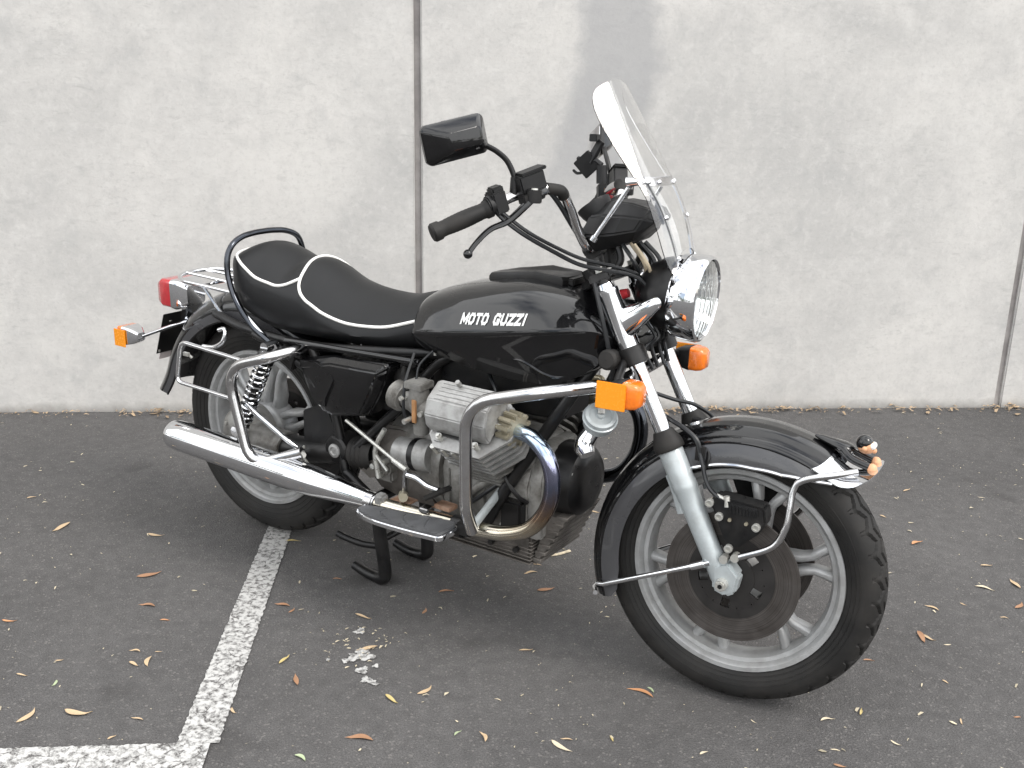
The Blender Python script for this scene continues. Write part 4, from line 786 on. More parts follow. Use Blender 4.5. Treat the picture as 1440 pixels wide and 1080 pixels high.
# mirrors
mp0 = V((1.006, -0.262, 1.151)); mh = V((0.949, -0.335, 1.226))
mb = MB().tube(spline([mp0 - V((0, 0, 0.03)), mp0, V((0.992, -0.27, 1.185)), V((0.977, -0.288, 1.204)), V((0.963, -0.312, 1.216)), mh], 7), 0.0060, 10); mb.cyl(mp0 - V((0, 0, 0.032)), mp0 + V((0, 0, 0.004)), 0.010, 0.009, 10)
stems = BP('mirror_stem', mb, 'black_satin', (hb, hb), steer=True)
# mirror shell: a shallow pyramid box, its glass looking back
mcx = V((0.923, -0.368, 1.225)); 
ex = (V((0.961, -0.318, 1.256)) - V((0.889, -0.415, 1.223))).normalized(); ez = V((0, 0, 1)); ez = (ez - ex * ez.dot(ex)).normalized(); en = ex.cross(ez); en = en if en.x > 0 else -en
def rrect(hx_, hz_, r, off, k=5, tap=0):
    o_ = []
    for cx, cz, a_ in ((1, 1, 0), (-1, 1, 90), (-1, -1, 180), (1, -1, 270)):
        for j in range(k + 1):
            t = rad(a_ + 90 * j / k); o_.append(mcx + ex * (cx * (hx_ - r) + r * math.cos(t)) + ez * (cz * (hz_ - r) + r * math.sin(t)) + en * off)
    return o_
mw, mhh = 0.069, 0.040
mb = MB().loft([rrect(mw - 0.004, mhh - 0.004, 0.012, -0.012), rrect(mw, mhh, 0.014, -0.010), rrect(mw, mhh, 0.014, -0.002), rrect(mw - 0.003, mhh - 0.003, 0.013, 0.003), [p + ex * 0.010 for p in rrect(mw * 0.58, mhh * 0.50, 0.012, 0.024)], [p + ex * 0.010 for p in rrect(mw * 0.50, mhh * 0.42, 0.010, 0.026)]])
BP('mirror_shell', mb, 'black_paint', (hb, hb), steer=True, sharp=25)
BP('mirror_glass', MB().prism(rrect(mw - 0.006, mhh - 0.006, 0.010, -0.0125), en * -0.001), 'chrome', (hb, hb), steer=True)
BP('mirror_ball', MB().cyl(mh - en * 0.004, mh + en * 0.006 - (mh - mcx).normalized() * 0.018, 0.012, 0.016, 14), 'black_satin', (hb, hb), steer=True)
# cables: throttle and brake from the right-hand controls, clutch from the left
mb = MB(); mb.tube(spline([(0.982, -0.3, 1.087), (1.008, -0.295, 1.066), (1.043, -0.27, 1.038), (1.079, -0.22, 1.008), (1.12, -0.16, 0.977), (1.17, -0.12, 0.966), (1.213, -0.08, 0.955), (1.237, -0.06, 0.934), (1.248, -0.05, 0.897)], 7), 0.0048, 8); hb_c = B('throttle_cable', mb, 'cable', steer=True)
B('throttle_cable', MB().tube(spline([(0.986, -0.3, 1.093), (1.015, -0.292, 1.072), (1.049, -0.265, 1.044), (1.084, -0.215, 1.016), (1.124, -0.16, 0.99), (1.17, -0.11, 0.976), (1.214, -0.07, 0.96), (1.224, -0.04, 0.939)], 7), 0.0042, 8), 'cable', steer=True)
B('brake_hose', MB().tube(spline([(1.059, -0.205, 1.13), (1.069, -0.165, 1.097), (1.081, -0.118, 1.05), (1.091, -0.09, 1.021), (1.112, -0.04, 0.965), (1.137, -0.02, 0.888)], 7), 0.0055, 8), 'cable', steer=True)
B('clutch_cable', MB().tube(spline([(1.136, -0.115, 0.944), (1.163, -0.125, 0.873), (1.185, -0.12, 0.796), (1.195, -0.11, 0.748), (1.172, -0.09, 0.674)], 7), 0.0055, 8), 'cable', steer=True)
B('speedometer_cable', MB().tube(spline([(1.281, -0.06, 0.698), (1.316, -0.02, 0.68), (1.343, 0.03, 0.664), (1.372, 0.07, 0.637), (1.381, 0.075, 0.62), (1.368, 0.06, 0.604), (1.349, 0.03, 0.601)], 7), 0.0045, 8), 'cable', steer=True)
B('brake_hose', MB().tube(spline([(1.251, -0.05, 0.679), (1.311, -0.07, 0.653), (1.361, -0.085, 0.637), (1.394, -0.09, 0.616), (1.405, -0.09, 0.585)], 7), 0.0055, 8), 'cable', steer=True)
for k, y_ in enumerate((-0.055, -0.02, 0.02, 0.05)):
    B('wiring', MB().tube(spline([(1.235, y_, 0.86), (1.262, y_ * 0.7, 0.82), (1.25, y_ * 1.2, 0.795), (1.268, y_, 0.75)], 5), 0.004 + 0.001 * (k % 2), 7), 'cable', steer=True)
# left-hand control colours and the phone clamp on the left bar
lb = V((g0.x, -g0.y, g0.z))
for dz_, m_ in ((0.022, 'orange_flat'), (0.004, 'red_plastic')): build('switch_button', MB().box(V((lb.x + 0.03, lb.y - 0.035, lb.z + dz_)), (0.022, 0.02, 0.014)), m_, hb, steer=True, bevel=0.003)
q0 = (1.01, 0.2, 1.143); mb = MB().cyl(V(q0) - V((0, 0, 0.01)), V((1.006, 0.2, 1.177)), 0.014, 0.013, 14); mb.tube([(1.006, 0.2, 1.177), (0.99, 0.2, 1.187), (0.971, 0.2, 1.182)], 0.007, 8); 
ph = B('phone_holder', mb, 'black_plastic', steer=True)
mb = MB(); mb.bar((0.95, 0.2, 1.16), (0.985, 0.2, 1.193), 0.05, 0.014, (0.5, 0.5, 0.6)); mb.bar((0.973, 0.2, 1.182), (1.001, 0.2, 1.235), 0.022, 0.010, (0.5, 0.5, 0.4)); mb.box((0.984, 0.2, 1.241), (0.02, 0.03, 0.018)); mb.tube([(0.954, 0.2, 1.155), (0.941, 0.2, 1.153), (0.93, 0.2, 1.161)], 0.004, 8); mb.tube([(0.94, 0.2, 1.191), (0.96, 0.2, 1.181)], 0.006, 8)
build('claw', mb, 'black_plastic', ph, steer=True, bevel=0.002)

# ---------------------------------------------------------------- front indicators
def indicator(c, fwd_, out, mb_only=False):
    fwd_ = V(fwd_).normalized(); up2 = V((0, 0, 1)); sd2 = V((0, 1, 0)); hw_, hh_ = 0.030, 0.029
    def ring(off, s1, s2, k=4, r=0.010):
        o_ = []
        for cy, cz, a_ in ((1, 1, 0), (-1, 1, 90), (-1, -1, 180), (1, -1, 270)):
            for j in range(k + 1):
                t = rad(a_ + 90 * j / k); o_.append(V(c) + fwd_ * off + sd2 * (cy * (hw_ * s1 - r) + r * math.cos(t)) + up2 * (cz * (hh_ * s2 - r) + r * math.sin(t)))
        return o_
    body = MB().loft([ring(-0.040, 0.62, 0.62), ring(-0.025, 0.85, 0.85), ring(-0.002, 1.0, 1.0), ring(0.0, 1.0, 1.0)])
    lens_ = MB().loft([ring(0.0005, 0.98, 0.98), ring(0.018, 0.97, 0.97), ring(0.030, 0.88, 0.90), ring(0.038, 0.62, 0.70)])
    return body, lens_
bdy, lns = indicator((1.272, -0.225, 0.729), (1, 0, 0), 0)
inds = BP('front_indicator', bdy, 'black_plastic', steer=True); BP('lens', lns, 'orange', inds, steer=True, sharp=50)
mb = MB().box((1.251, -0.257, 0.727), (0.066, 0.004, 0.058)); BP('side_reflector', mb, 'orange_flat', inds, steer=True, bevel=0.0015)
mb = MB().cyl((1.240, -0.205, 0.735), (1.222, -0.11, 0.775), 0.009, 0.009, 10); BP('stalk', mb, 'black_satin', inds, steer=True)
mb = MB().lathe([(-0.022, 0.001), (-0.022, 0.012), (-0.006, 0.020), (0, 0.023), (0.024, 0.023), (0.030, 0.018), (0.031, 0.001)], (1.196, -0.12, 0.773), (-0.1, -1, 0.1), 20); BP('rubber_knob', mb, 'rubber', lower, steer=True)

# ---------------------------------------------------------------- fuel tank
TK_T = [(0.62, 0.822), (0.66, 0.848), (0.71, 0.868), (0.80, 0.893), (0.94, 0.917), (1.03, 0.915), (1.10, 0.900), (1.16, 0.872), (1.195, 0.846), (1.215, 0.822)]
TK_M = [(0.62, 0.750), (0.70, 0.760), (0.885, 0.790), (1.05, 0.822), (1.165, 0.838), (1.215, 0.815)]
TK_B = [(0.62, 0.728), (0.70, 0.712), (0.80, 0.700), (0.95, 0.690), (1.06, 0.696), (1.12, 0.716), (1.18, 0.758), (1.215, 0.795)]
TK_W = [(0.62, 0.118), (0.70, 0.138), (0.80, 0.152), (0.95, 0.162), (1.06, 0.160), (1.13, 0.146), (1.18, 0.122), (1.205, 0.095), (1.215, 0.072)]
def tank_half(x, k):      # k 0 top centre .. 1 crease .. 2 bottom centre: returns (half width, z)
    t, m_, b_, w_ = sitp(x, TK_T), sitp(x, TK_M), sitp(x, TK_B), sitp(x, TK_W)
    if k <= 1:
        i = 1 - k; cy = 3*i*i*k * 0.74 + 3*i*k*k * 0.80 + k**3; cz = i**3 + 3*i*i*k * 1.0 + 3*i*k*k * 0.66; return w_ * cy, m_ + (t - m_) * cz
    q = k - 1
    if q < 0.12: return w_ * lerp(1, 0.985, q / 0.12), m_ - 0.006 * q / 0.12
    if q < 0.7: s = (q - 0.12) / 0.58; return w_ * lerp(0.985, 0.90, s ** 1.5), lerp(m_ - 0.006, b_ + 0.006, s)
    s = (q - 0.7) / 0.3; return w_ * lerp(0.90, 0.0, s), b_ + 0.006 - 0.006 * min(1, s * 3)
def tank_y(x, z):         # half width of the flank above the crease at height z
    lo, hi = 0.0, 1.0
    for _ in range(30):
        md = (lo + hi) / 2
        if tank_half(x, md)[1] > z: lo = md
        else: hi = md
    return tank_half(x, lo)[0]
ks = [i / 14 for i in range(15)] + [1.04, 1.08, 1.12, 1.25, 1.4, 1.55, 1.66, 1.70, 1.74, 1.8, 1.9]
xs = [0.642, 0.645] + [0.65 + (1.215 - 0.65) * (i / 54) for i in range(55)]
rings = []
for x in xs:
    kk = 0.93 if x < 0.644 else (0.98 if x < 0.648 else 1.0); h = [(y * kk, 0.78 + (z - 0.78) * kk) for y, z in (tank_half(x, k) for k in ks)]; rings.append([V((x, -y, z)) for y, z in h] + [V((x, y, z)) for y, z in reversed(h[1:])])
tank = B('fuel_tank', MB().loft(rings), 'black_paint', sharp=60)
# filler flap on top
def flap(dz, gr=0.0):
    o_ = []
    for x, y in ((0.80, 0.0), (0.812, 0.026), (0.85, 0.042), (0.96, 0.050), (1.035, 0.050), (1.045, 0.035), (1.048, 0.0)):
        o_.append((x, y))
    o_ = o_ + [(x, -y) for x, y in reversed(o_[1:-1])]
    return [V((0.925 + (x - 0.925) * (1 - gr), y * (1 - gr), sitp(x, TK_T) + dz)) for x, y in o_]
build('filler_flap', MB().loft([flap(-0.006), flap(0.008), flap(0.016, 0.05), flap(0.0185, 0.2)]), 'black_satin', tank, sharp=30)
build('flap_hinge', MB().box((1.048, 0, sitp(1.048, TK_T) + 0.006), (0.020, 0.075, 0.016)), 'black_satin', tank, bevel=0.003)
# lettering on both flanks
GLY = {'M': [[(0, 0), (0, 1)], [(0, 1), (0.5, 0.25)], [(0.5, 0.25), (1, 1)], [(1, 1), (1, 0)]], 'T': [[(0, 1), (1, 1)], [(0.5, 1), (0.5, 0)]], 'I': [[(0.5, 0), (0.5, 1)]],
       'O': [[(0, 0.25), (0, 0.75)], [(0, 0.75), (0.25, 1)], [(0.25, 1), (0.75, 1)], [(0.75, 1), (1, 0.75)], [(1, 0.75), (1, 0.25)], [(1, 0.25), (0.75, 0)], [(0.75, 0), (0.25, 0)], [(0.25, 0), (0, 0.25)]],
       'G': [[(1, 0.85), (0.75, 1)], [(0.75, 1), (0.25, 1)], [(0.25, 1), (0, 0.75)], [(0, 0.75), (0, 0.25)], [(0, 0.25), (0.25, 0)], [(0.25, 0), (1, 0)], [(1, 0), (1, 0.42)], [(1, 0.42), (0.68, 0.42)]],
       'U': [[(0, 1), (0, 0.25)], [(0, 0.25), (0.25, 0)], [(0.25, 0), (0.75, 0)], [(0.75, 0), (1, 0.25)], [(1, 0.25), (1, 1)]], 'Z': [[(0, 1), (1, 1)], [(1, 1), (0, 0)], [(0, 0), (1, 0)]]}
def lettering(side):      # each letter is a raised piece laid on the flank
    wds = [(c, {'M': 1.15, 'I': 0.32, ' ': 0.55}.get(c, 0.92)) for c in 'MOTO GUZZI']; gap = 0.46; tot = sum(w_ for c, w_ in wds) + gap * 9; cur = 0.0
    for ch, w_ in wds:
        if ch != ' ':
            mb = MB(); nl = 0
            for a, b in GLY[ch]:
                A = V((cur + a[0] * w_, a[1])); Bq = V((cur + b[0] * w_, b[1])); t = (Bq - A).normalized(); n = V((-t.y, t.x)) * 0.172; A = A - t * 0.172; Bq = Bq + t * 0.172; nl += 1; vs = []
                for k in range(7):
                    p = A.lerp(Bq, k / 6)
                    for sg in (-1, 1):
                        q = p + n * sg; u = (q.x + 0.16 * q.y) / tot; u = 1 - u if side > 0 else u
                        if side > 0: u += 2 * 0.16 * q.y / tot
                        x = lerp(0.814, 1.000, u); z = lerp(0.808, 0.834, (x - 0.814) / 0.186) + q.y * 0.0195
                        vs.append(V((x, side * (tank_y(x, z) + 0.0014 + nl * 0.00012), z)))
                mb.add(vs, [(2*k, 2*k + 1, 2*k + 3, 2*k + 2) if side < 0 else (2*k + 2, 2*k + 3, 2*k + 1, 2*k) for k in range(6)])
            build('letter', mb, 'white_paint', tank, recalc=False)
        cur += w_ + gap
lettering(-1); lettering(1)
# pressed relief line low on the flank
def low_y(x, z): 
    b_ = sitp(x, TK_B); m_ = sitp(x, TK_M); s = max(0, min(1, ((m_ - 0.006) - z) / (m_ - 0.012 - b_))); return sitp(x, TK_W) * lerp(0.985, 0.90, s ** 1.5)
rel = [(0.965, 0.748), (0.995, 0.748), (1.02, 0.740), (1.05, 0.727), (1.08, 0.722), (1.11, 0.728)]
for s in (-1, 1): build('pressed_ridge', MB().tube(spline([V((x, s * (low_y(x, z) - 0.002), z)) for x, z in rel], 6), [(0, 0.001), (0.2, 0.005), (0.8, 0.005), (1, 0.001)], 8), 'black_paint', tank)
BP('fuel_tap', MB().tube(spline([(0.656, -0.11, 0.735), (0.703, -0.12, 0.741), (0.718, -0.12, 0.735), (0.718, -0.12, 0.706)], 5), 0.004, 8), 'steel', (tank, tank))

# ---------------------------------------------------------------- seat
SE_E = [(-0.065, 0.842), (-0.04, 0.868), (0.0, 0.868), (0.045, 0.848), (0.09, 0.826), (0.17, 0.812), (0.22, 0.805), (0.265, 0.799), (0.29, 0.785), (0.34, 0.762), (0.40, 0.748), (0.465, 0.742), (0.56, 0.752), (0.644, 0.776), (0.68, 0.790)]
SE_C = [(-0.065, 0.846), (-0.04, 0.882), (0.0, 0.900), (0.05, 0.905), (0.10, 0.898), (0.145, 0.880), (0.180, 0.866), (0.205, 0.872), (0.225, 0.879), (0.25, 0.876), (0.29, 0.860), (0.34, 0.840), (0.40, 0.826), (0.48, 0.818), (0.56, 0.820), (0.63, 0.838), (0.68, 0.848)]
SE_B = [(-0.065, 0.745), (0.03, 0.724), (0.15, 0.694), (0.3, 0.690), (0.5, 0.695), (0.62, 0.705), (0.68, 0.712)]
SE_W = [(-0.065, 0.055), (-0.055, 0.085), (-0.03, 0.112), (0.01, 0.128), (0.08, 0.136), (0.2, 0.138), (0.3, 0.136), (0.45, 0.135), (0.55, 0.126), (0.62, 0.110), (0.68, 0.098)]
SQ = lambda tab: [(0.1 - (0.1 - x) * 0.84 if x < 0.1 else x, v) for x, v in tab]
SE_E, SE_C, SE_B, SE_W = SQ(SE_E), SQ(SE_C), SQ(SE_B), SQ(SE_W)
def seat_top(x, y):
    w_ = sitp(x, SE_W) - 0.006; e, c = itp(x, SE_E), sitp(x, SE_C); q = min(1, abs(y) / w_)
    return e + (c - e) * (1 - q ** 2.0)
xs = sorted([-0.0386 + 0.7186 * (i / 74) for i in range(75)] + [0.258, 0.265, 0.272, 0.28, 0.288, -0.035, -0.03])
rings = []
for x in xs:
    w_ = sitp(x, SE_W); e, b_ = itp(x, SE_E), sitp(x, SE_B); h = []
    for k in range(9): q = k / 8; y = (w_ - 0.006) * q; h.append((y, seat_top(x, y)))
    h += [(w_ - 0.002, e - 0.006), (w_ + 0.002, e - 0.022), (w_ + 0.003, lerp(e, b_, 0.5)), (w_ - 0.002, b_ + 0.02), (w_ - 0.014, b_), (w_ * 0.4, b_ - 0.002)]
    rings.append([V((x, -y, z)) for y, z in h] + [V((x, y, z)) for y, z in reversed(h[1:])])
seat = B('seat', MB().loft(rings), 'vinyl', sharp=60)
def on_seat(x, y, up=0.0015): return V((x, y, seat_top(x, y) + up))
rp = [(0.668, 1.0), (0.62, 1.0), (0.56, 1.0), (0.50, 1.0), (0.44, 1.0), (0.39, 1.0), (0.345, 1.0), (0.31, 1.0), (0.288, 0.998), (0.268, 0.965), (0.252, 0.88), (0.242, 0.76), (0.236, 0.60), (0.229, 0.40), (0.224, 0.2), (0.222, 0.0)]
pr_ = [on_seat(x, -q * (sitp(x, SE_W) - 0.004)) for x, q in rp]; pr_ = pr_ + [V((p.x, -p.y, p.z)) for p in reversed(pr_[:-1])]
build('piping', MB().tube(spline(pr_, 4), 0.0042, 8), 'piping', seat)
rp = [(0.240, 0.76), (0.225, 0.84), (0.205, 0.92), (0.18, 0.98), (0.15, 1.0), (0.1, 1.0), (0.06, 1.0), (0.035, 0.995), (0.015, 0.97), (0.002, 0.92), (-0.006, 0.84), (-0.013, 0.70), (-0.018, 0.45), (-0.020, 0.0)]
pr_ = [on_seat(x, -q * (sitp(x, SE_W) - 0.004)) for x, q in rp]; pr_ = pr_ + [V((p.x, -p.y, p.z)) for p in reversed(pr_[:-1])]
build('piping', MB().tube(spline(pr_, 4), 0.0042, 8), 'piping', seat)

# ---------------------------------------------------------------- grab rail, rack, rear guards
gr_ = [(0.175, -0.155, 0.655), (0.10, -0.152, 0.692), (0.040, -0.150, 0.750), (0.010, -0.148, 0.815), (0.004, -0.143, 0.868), (0.004, -0.124, 0.902), (0.000, -0.086, 0.920), (-0.004, -0.04, 0.926), (-0.005, 0.0, 0.927)]
gr_ = gr_ + [(x, -y, z) for x, y, z in reversed(gr_[:-1])]
rail = B('grab_rail', MB().tube(spline(gr_, 8), 0.0085, 12), 'black_and_shaded_chrome')
for s in (-1, 1): build('chrome_tube', MB().tube(spline([V((0.016, -0.135, 0.771)), V((0.042, -0.14, 0.735)), V((0.1, -0.148, 0.698)), V((0.156, -0.15, 0.663)), V((0.199, -0.15, 0.646))] if s < 0 else [V((p[0], -p[1], p[2])) for p in ((0.016, -0.135, 0.771), (0.042, -0.14, 0.735), (0.1, -0.148, 0.698), (0.156, -0.15, 0.663), (0.199, -0.15, 0.646))], 6), 0.0075, 10), 'chrome', rail)
rk = []; RZ = 0.772
rack_pts = [(0.0, -0.105, 0.760), (-0.12, -0.105, 0.764), (-0.250, -0.105, 0.768), (-0.305, -0.07, 0.772), (-0.320, 0.0, 0.774)]
rack_pts = rack_pts + [(x, -y, z) for x, y, z in reversed(rack_pts[:-1])]
rack = B('luggage_rack', MB().tube(fillet(rack_pts, 0.05), 0.0065, 10), 'chrome')
for y_ in (-0.035, 0.035): build('rack_bar', MB().tube([(0.0, y_, 0.766), (-0.315, y_, 0.775)], 0.005, 8), 'chrome', rack)
for x_ in (-0.06, -0.18): build('rack_bar', MB().tube([(x_, -0.105, 0.760), (x_, 0.105, 0.760)], 0.005, 8), 'chrome', rack)
for s in (-1, 1): build('rack_leg', MB().tube([(-0.150, s * 0.105, 0.762), (-0.06, s * 0.104, 0.672)], 0.0055, 8), 'chrome_worn', rack)
GY = -0.275
gp = [(0.29, -0.18, 0.659), (0.251, -0.245, 0.645), (0.176, -0.268, 0.61), (0.13, -0.27, 0.538), (0.177, -0.27, 0.401), (0.211, -0.268, 0.359), (0.264, -0.255, 0.365), (0.332, -0.21, 0.389)]
BP('rear_guard', MB().tube(fillet([(0.292, -0.14, 0.657), (0.306, -0.2, 0.664), (0.276, -0.258, 0.654), (0.115, -0.264, 0.602), (0.188, -0.264, 0.335), (0.337, -0.212, 0.391)], [0.02, 0.04, 0.085, 0.065], 10), 0.0150, 16), 'chrome_worn')
pf = [(0.204, -0.262, 0.629), (-0.119, -0.225, 0.627), (-0.149, -0.225, 0.503), (0.151, -0.268, 0.517)]
pan = BP('pannier_frame', MB().tube(fillet(pf, [0.028, 0.028], 7), 0.0062, 10), 'chrome')
BP('frame_strut', MB().tube(fillet([(0.129, -0.215, 0.485), (0.271, -0.2, 0.406), (0.29, -0.185, 0.387)], 0.02), 0.0075, 10), 'chrome', pan)
BP('hook', MB().tube(spline([(-0.103, -0.16, 0.602), (-0.059, -0.16, 0.607), (-0.021, -0.16, 0.626), (-0.01, -0.155, 0.652), (-0.02, -0.15, 0.664), (-0.042, -0.15, 0.658)], 6), 0.0065, 10), 'chrome', pan)
BP('bracket', MB().bar((0.18, -0.2, 0.635), (0.204, -0.165, 0.656), 0.022, 0.012), 'chrome', pan)
BP('clip', MB().box((-0.111, -0.215, 0.589), (0.022, 0.008, 0.010)).cyl((-0.108, -0.215, 0.592), (-0.1, -0.205, 0.578), 0.004, 0.004, 8), 'steel', pan)

# ---------------------------------------------------------------- rear mudguard, tail lamp, plate, indicators
def rmud(u, v):
    a = lerp(172, 40, u); q = abs(v - 0.5) * 2; s = -1 if v < 0.5 else 1
    rc_ = 0.425; y = 0.100 * math.sin(min(1, q / 0.82) * PI / 2) if q < 0.82 else 0.100 + 0.002 * (q - 0.82)
    r = rc_ - 0.060 * (1 - math.cos(min(1, q / 0.82) * PI / 2)) if q < 0.82 else lerp(rc_ - 0.060, rc_ - 0.088, (q - 0.82) / 0.18)
    if a > 158: r += 0.028 * ((a - 158) / 14) ** 2
    return pol(RA, r, rad(a), s * y)
rm = B('rear_mudguard', MB().grid(lambda u, v: rmud(u, lerp(0.09, 0.91, v)), 70, 36, 0.003), 'black_paint', sharp=50)
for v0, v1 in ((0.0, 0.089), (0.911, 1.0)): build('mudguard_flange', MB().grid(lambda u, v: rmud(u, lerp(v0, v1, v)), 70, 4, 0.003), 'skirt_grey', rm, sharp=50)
BP('edge_bead', MB().tube([pol(RA, 0.337 + (0.028 * ((a - 158) / 14) ** 2 if a > 158 else 0), rad(a), -0.102) for a in [172 - 3 * k for k in range(44)]], 0.0035, 6), 'black_paint', (rm, rm))
tl = V((-0.392, 0, 0.700))
def tring(x, hy, hz, r=0.012, k=4, dz=0):
    o_ = []
    for cy, cz, a_ in ((1, 1, 0), (-1, 1, 90), (-1, -1, 180), (1, -1, 270)):
        for j in range(k + 1): t = rad(a_ + 90 * j / k); o_.append(V((x, cy * (hy - r) + r * math.cos(t), tl.z + dz + cz * (hz - r) + r * math.sin(t))))
    return o_
tlm = B('tail_lamp', MB().loft([tring(-0.376, 0.054, 0.046), tring(-0.360, 0.055, 0.047), tring(-0.335, 0.045, 0.040), tring(-0.318, 0.034, 0.030)]), 'chrome', sharp=45)
build('lens', MB().loft([tring(-0.3765, 0.0525, 0.0445), tring(-0.420, 0.0525, 0.0445), tring(-0.440, 0.047, 0.036, dz=-0.002), tring(-0.447, 0.036, 0.026, dz=-0.002)]), 'red', tlm, sharp=45)
build('bracket', MB().loft([[V((x + dx, y * w_, z)) for dx, y in ((-0.012, -1), (0.016, -1), (0.016, 1), (-0.012, 1))] for x, z, w_ in ((-0.345, 0.722, 0.030), (-0.335, 0.700, 0.034), (-0.345, 0.650, 0.032), (-0.358, 0.612, 0.030))]), 'chrome', tlm, bevel=0.004)
pb_ = B('plate_bracket', MB().prism([V((-0.385, -0.075, 0.640)), V((-0.385, 0.075, 0.640)), V((-0.436, 0.075, 0.505)), V((-0.436, -0.075, 0.505))], (-0.004, 0, -0.0015)), 'black_satin', bevel=0.001)
build('number_plate', MB().prism([V((-0.3925, -0.06, 0.632)), V((-0.3925, 0.06, 0.632)), V((-0.447, 0.06, 0.482)), V((-0.447, -0.06, 0.482))], (-0.002, 0, -0.0008)), 'plate', pb_)
for s in (-1, 1): build('plate_bolt', MB().cyl((-0.402, s * 0.045, 0.612), (-0.396, s * 0.045, 0.616), 0.006, 0.006, 8), 'steel', pb_); build('plate_bolt', MB().cyl((-0.436, s * 0.068, 0.513), (-0.430, s * 0.068, 0.515), 0.004, 0.004, 8), 'steel', pb_)
ic_ = V((-0.375, -0.205, 0.604))
def rring(x, s1, s2, dz=0, k=3, r=0.006, hw_=0.032, hh_=0.029):
    o_ = []
    for cy, cz, a_ in ((1, 1, 0), (-1, 1, 90), (-1, -1, 180), (1, -1, 270)):
        for j in range(k + 1): t = rad(a_ + 90 * j / k); o_.append(ic_ + V((x, cy * (hw_ * s1 - r) + r * math.cos(t), dz + cz * (hh_ * s2 - r) + r * math.sin(t))))
    return o_
ri = BP('rear_indicator', MB().loft([rring(0.050, 0.42, 0.42), rring(0.030, 0.75, 0.78), rring(0.004, 0.98, 0.98), rring(0.0, 1, 1)]), 'chrome', sharp=40)
BP('lens', MB().loft([rring(-0.0005, 0.97, 0.97), rring(-0.020, 0.95, 0.95), rring(-0.028, 0.70, 0.70)]), 'orange', ri, sharp=45)
BP('side_reflector', MB().box(ic_ + V((-0.008, -0.033, -0.006)), (0.050, 0.003, 0.052)), 'orange_flat', ri, bevel=0.001)
BP('stalk', MB().tube([ic_ + V((0.048, 0.002, 0.0)), (-0.335, -0.10, 0.612), (-0.335, -0.02, 0.616)], 0.0055, 10), 'chrome', ri)

# ---------------------------------------------------------------- rear suspension, swing arm, final drive
s0, s1 = V((0.195, -0.178, 0.655)), V((0.055, -0.178, 0.385)); sdv = (s1 - s0)
sh = BP('shock_absorber', MB().lathe([(0, 0.001), (0, 0.013), (0.03, 0.026), (0.045, 0.026), (0.05, 0.011), (0.19, 0.011), (0.195, 0.018), (0.27, 0.018), (0.28, 0.022), (0.292, 0.014), (sdv.length, 0.012), (sdv.length, 0.001)], s0, sdv, 20), 'black_satin')
hel = []
e1 = sdv.normalized(); e2 = V((0, 1, 0)); e3 = e1.cross(e2)
for i in range(12 * 16 + 1): a = 2*PI*i/16; hel.append(s0 + e1 * lerp(0.05, 0.275, i / 192) + (e2 * math.cos(a) + e3 * math.sin(a)) * 0.0215)
BP('spring', MB().tube(hel, 0.0038, 8), 'chrome', sh)
BP('lower_eye', MB().cyl(s1 + V((0, 0.02, 0)), s1 + V((0, -0.022, 0)), 0.017, 0.015, 14), 'chrome_worn', sh)
BP('upper_eye', MB().cyl(s0 + V((0, 0.02, 0)), s0 + V((0, -0.022, 0)), 0.016, 0.014, 14), 'chrome', sh)
fd = B('final_drive', MB().lathe([(0.055, 0.001), (0.055, 0.060), (0.05, 0.088), (0.02, 0.092), (-0.012, 0.080), (-0.030, 0.055), (-0.036, 0.030), (-0.036, 0.001)], (0, -0.115, RA.z), (0, 1, 0), 40), 'alloy')
build('drive_nose', MB().loft([[V((x, -0.115 + r * math.cos(a), z + r * math.sin(a))) for a in [2*PI*k/20 for k in range(20)]] for x, z, r in ((0.02, 0.335, 0.060), (0.10, 0.338, 0.052), (0.155, 0.340, 0.046), (0.17, 0.340, 0.048), (0.182, 0.340, 0.048))]), 'alloy', fd)
for k in range(6): a = rad(20 + k * 60); build('bolt', MB().cyl((0.055 * math.cos(a), -0.142, RA.z + 0.055 * math.sin(a)), (0.055 * math.cos(a), -0.150, RA.z + 0.055 * math.sin(a)), 0.006, 0.006, 6), 'steel', fd)
sa = B('swing_arm', MB().tube([(0.182, -0.115, 0.340), (0.30, -0.115, 0.355), (0.42, -0.11, 0.378)], [(0, 0.040), (0.5, 0.036), (1, 0.034)], 18), 'black_satin')
build('left_arm', MB().tube([(-0.02, 0.118, 0.342), (0.25, 0.118, 0.36), (0.42, 0.11, 0.378)], 0.024, 14), 'black_satin', sa)
build('rubber_gaiter', MB().lathe([(0, 0.036)] + [(0.006 + k * 0.008, 0.046 if k % 2 else 0.040) for k in range(9)] + [(0.086, 0.038)], (0.425, -0.105, 0.382), (1, 0, 0.12), 24), 'rubber', sa)
piv = V((0.391, -0.135, 0.388))
BP('pivot_plate', MB().lathe([(0.05, 0.001), (0.05, 0.042), (-0.004, 0.040), (-0.010, 0.034), (-0.010, 0.001)], piv, (0, 1, 0), 24), 'black_satin', sa)
BP('pivot_bolt', MB().lathe([(0.002, 0.022), (-0.014, 0.019), (-0.016, 0.012), (-0.012, 0.009), (-0.012, 0.001)], piv, (0, 1, 0), 20), 'alloy_clean', sa)

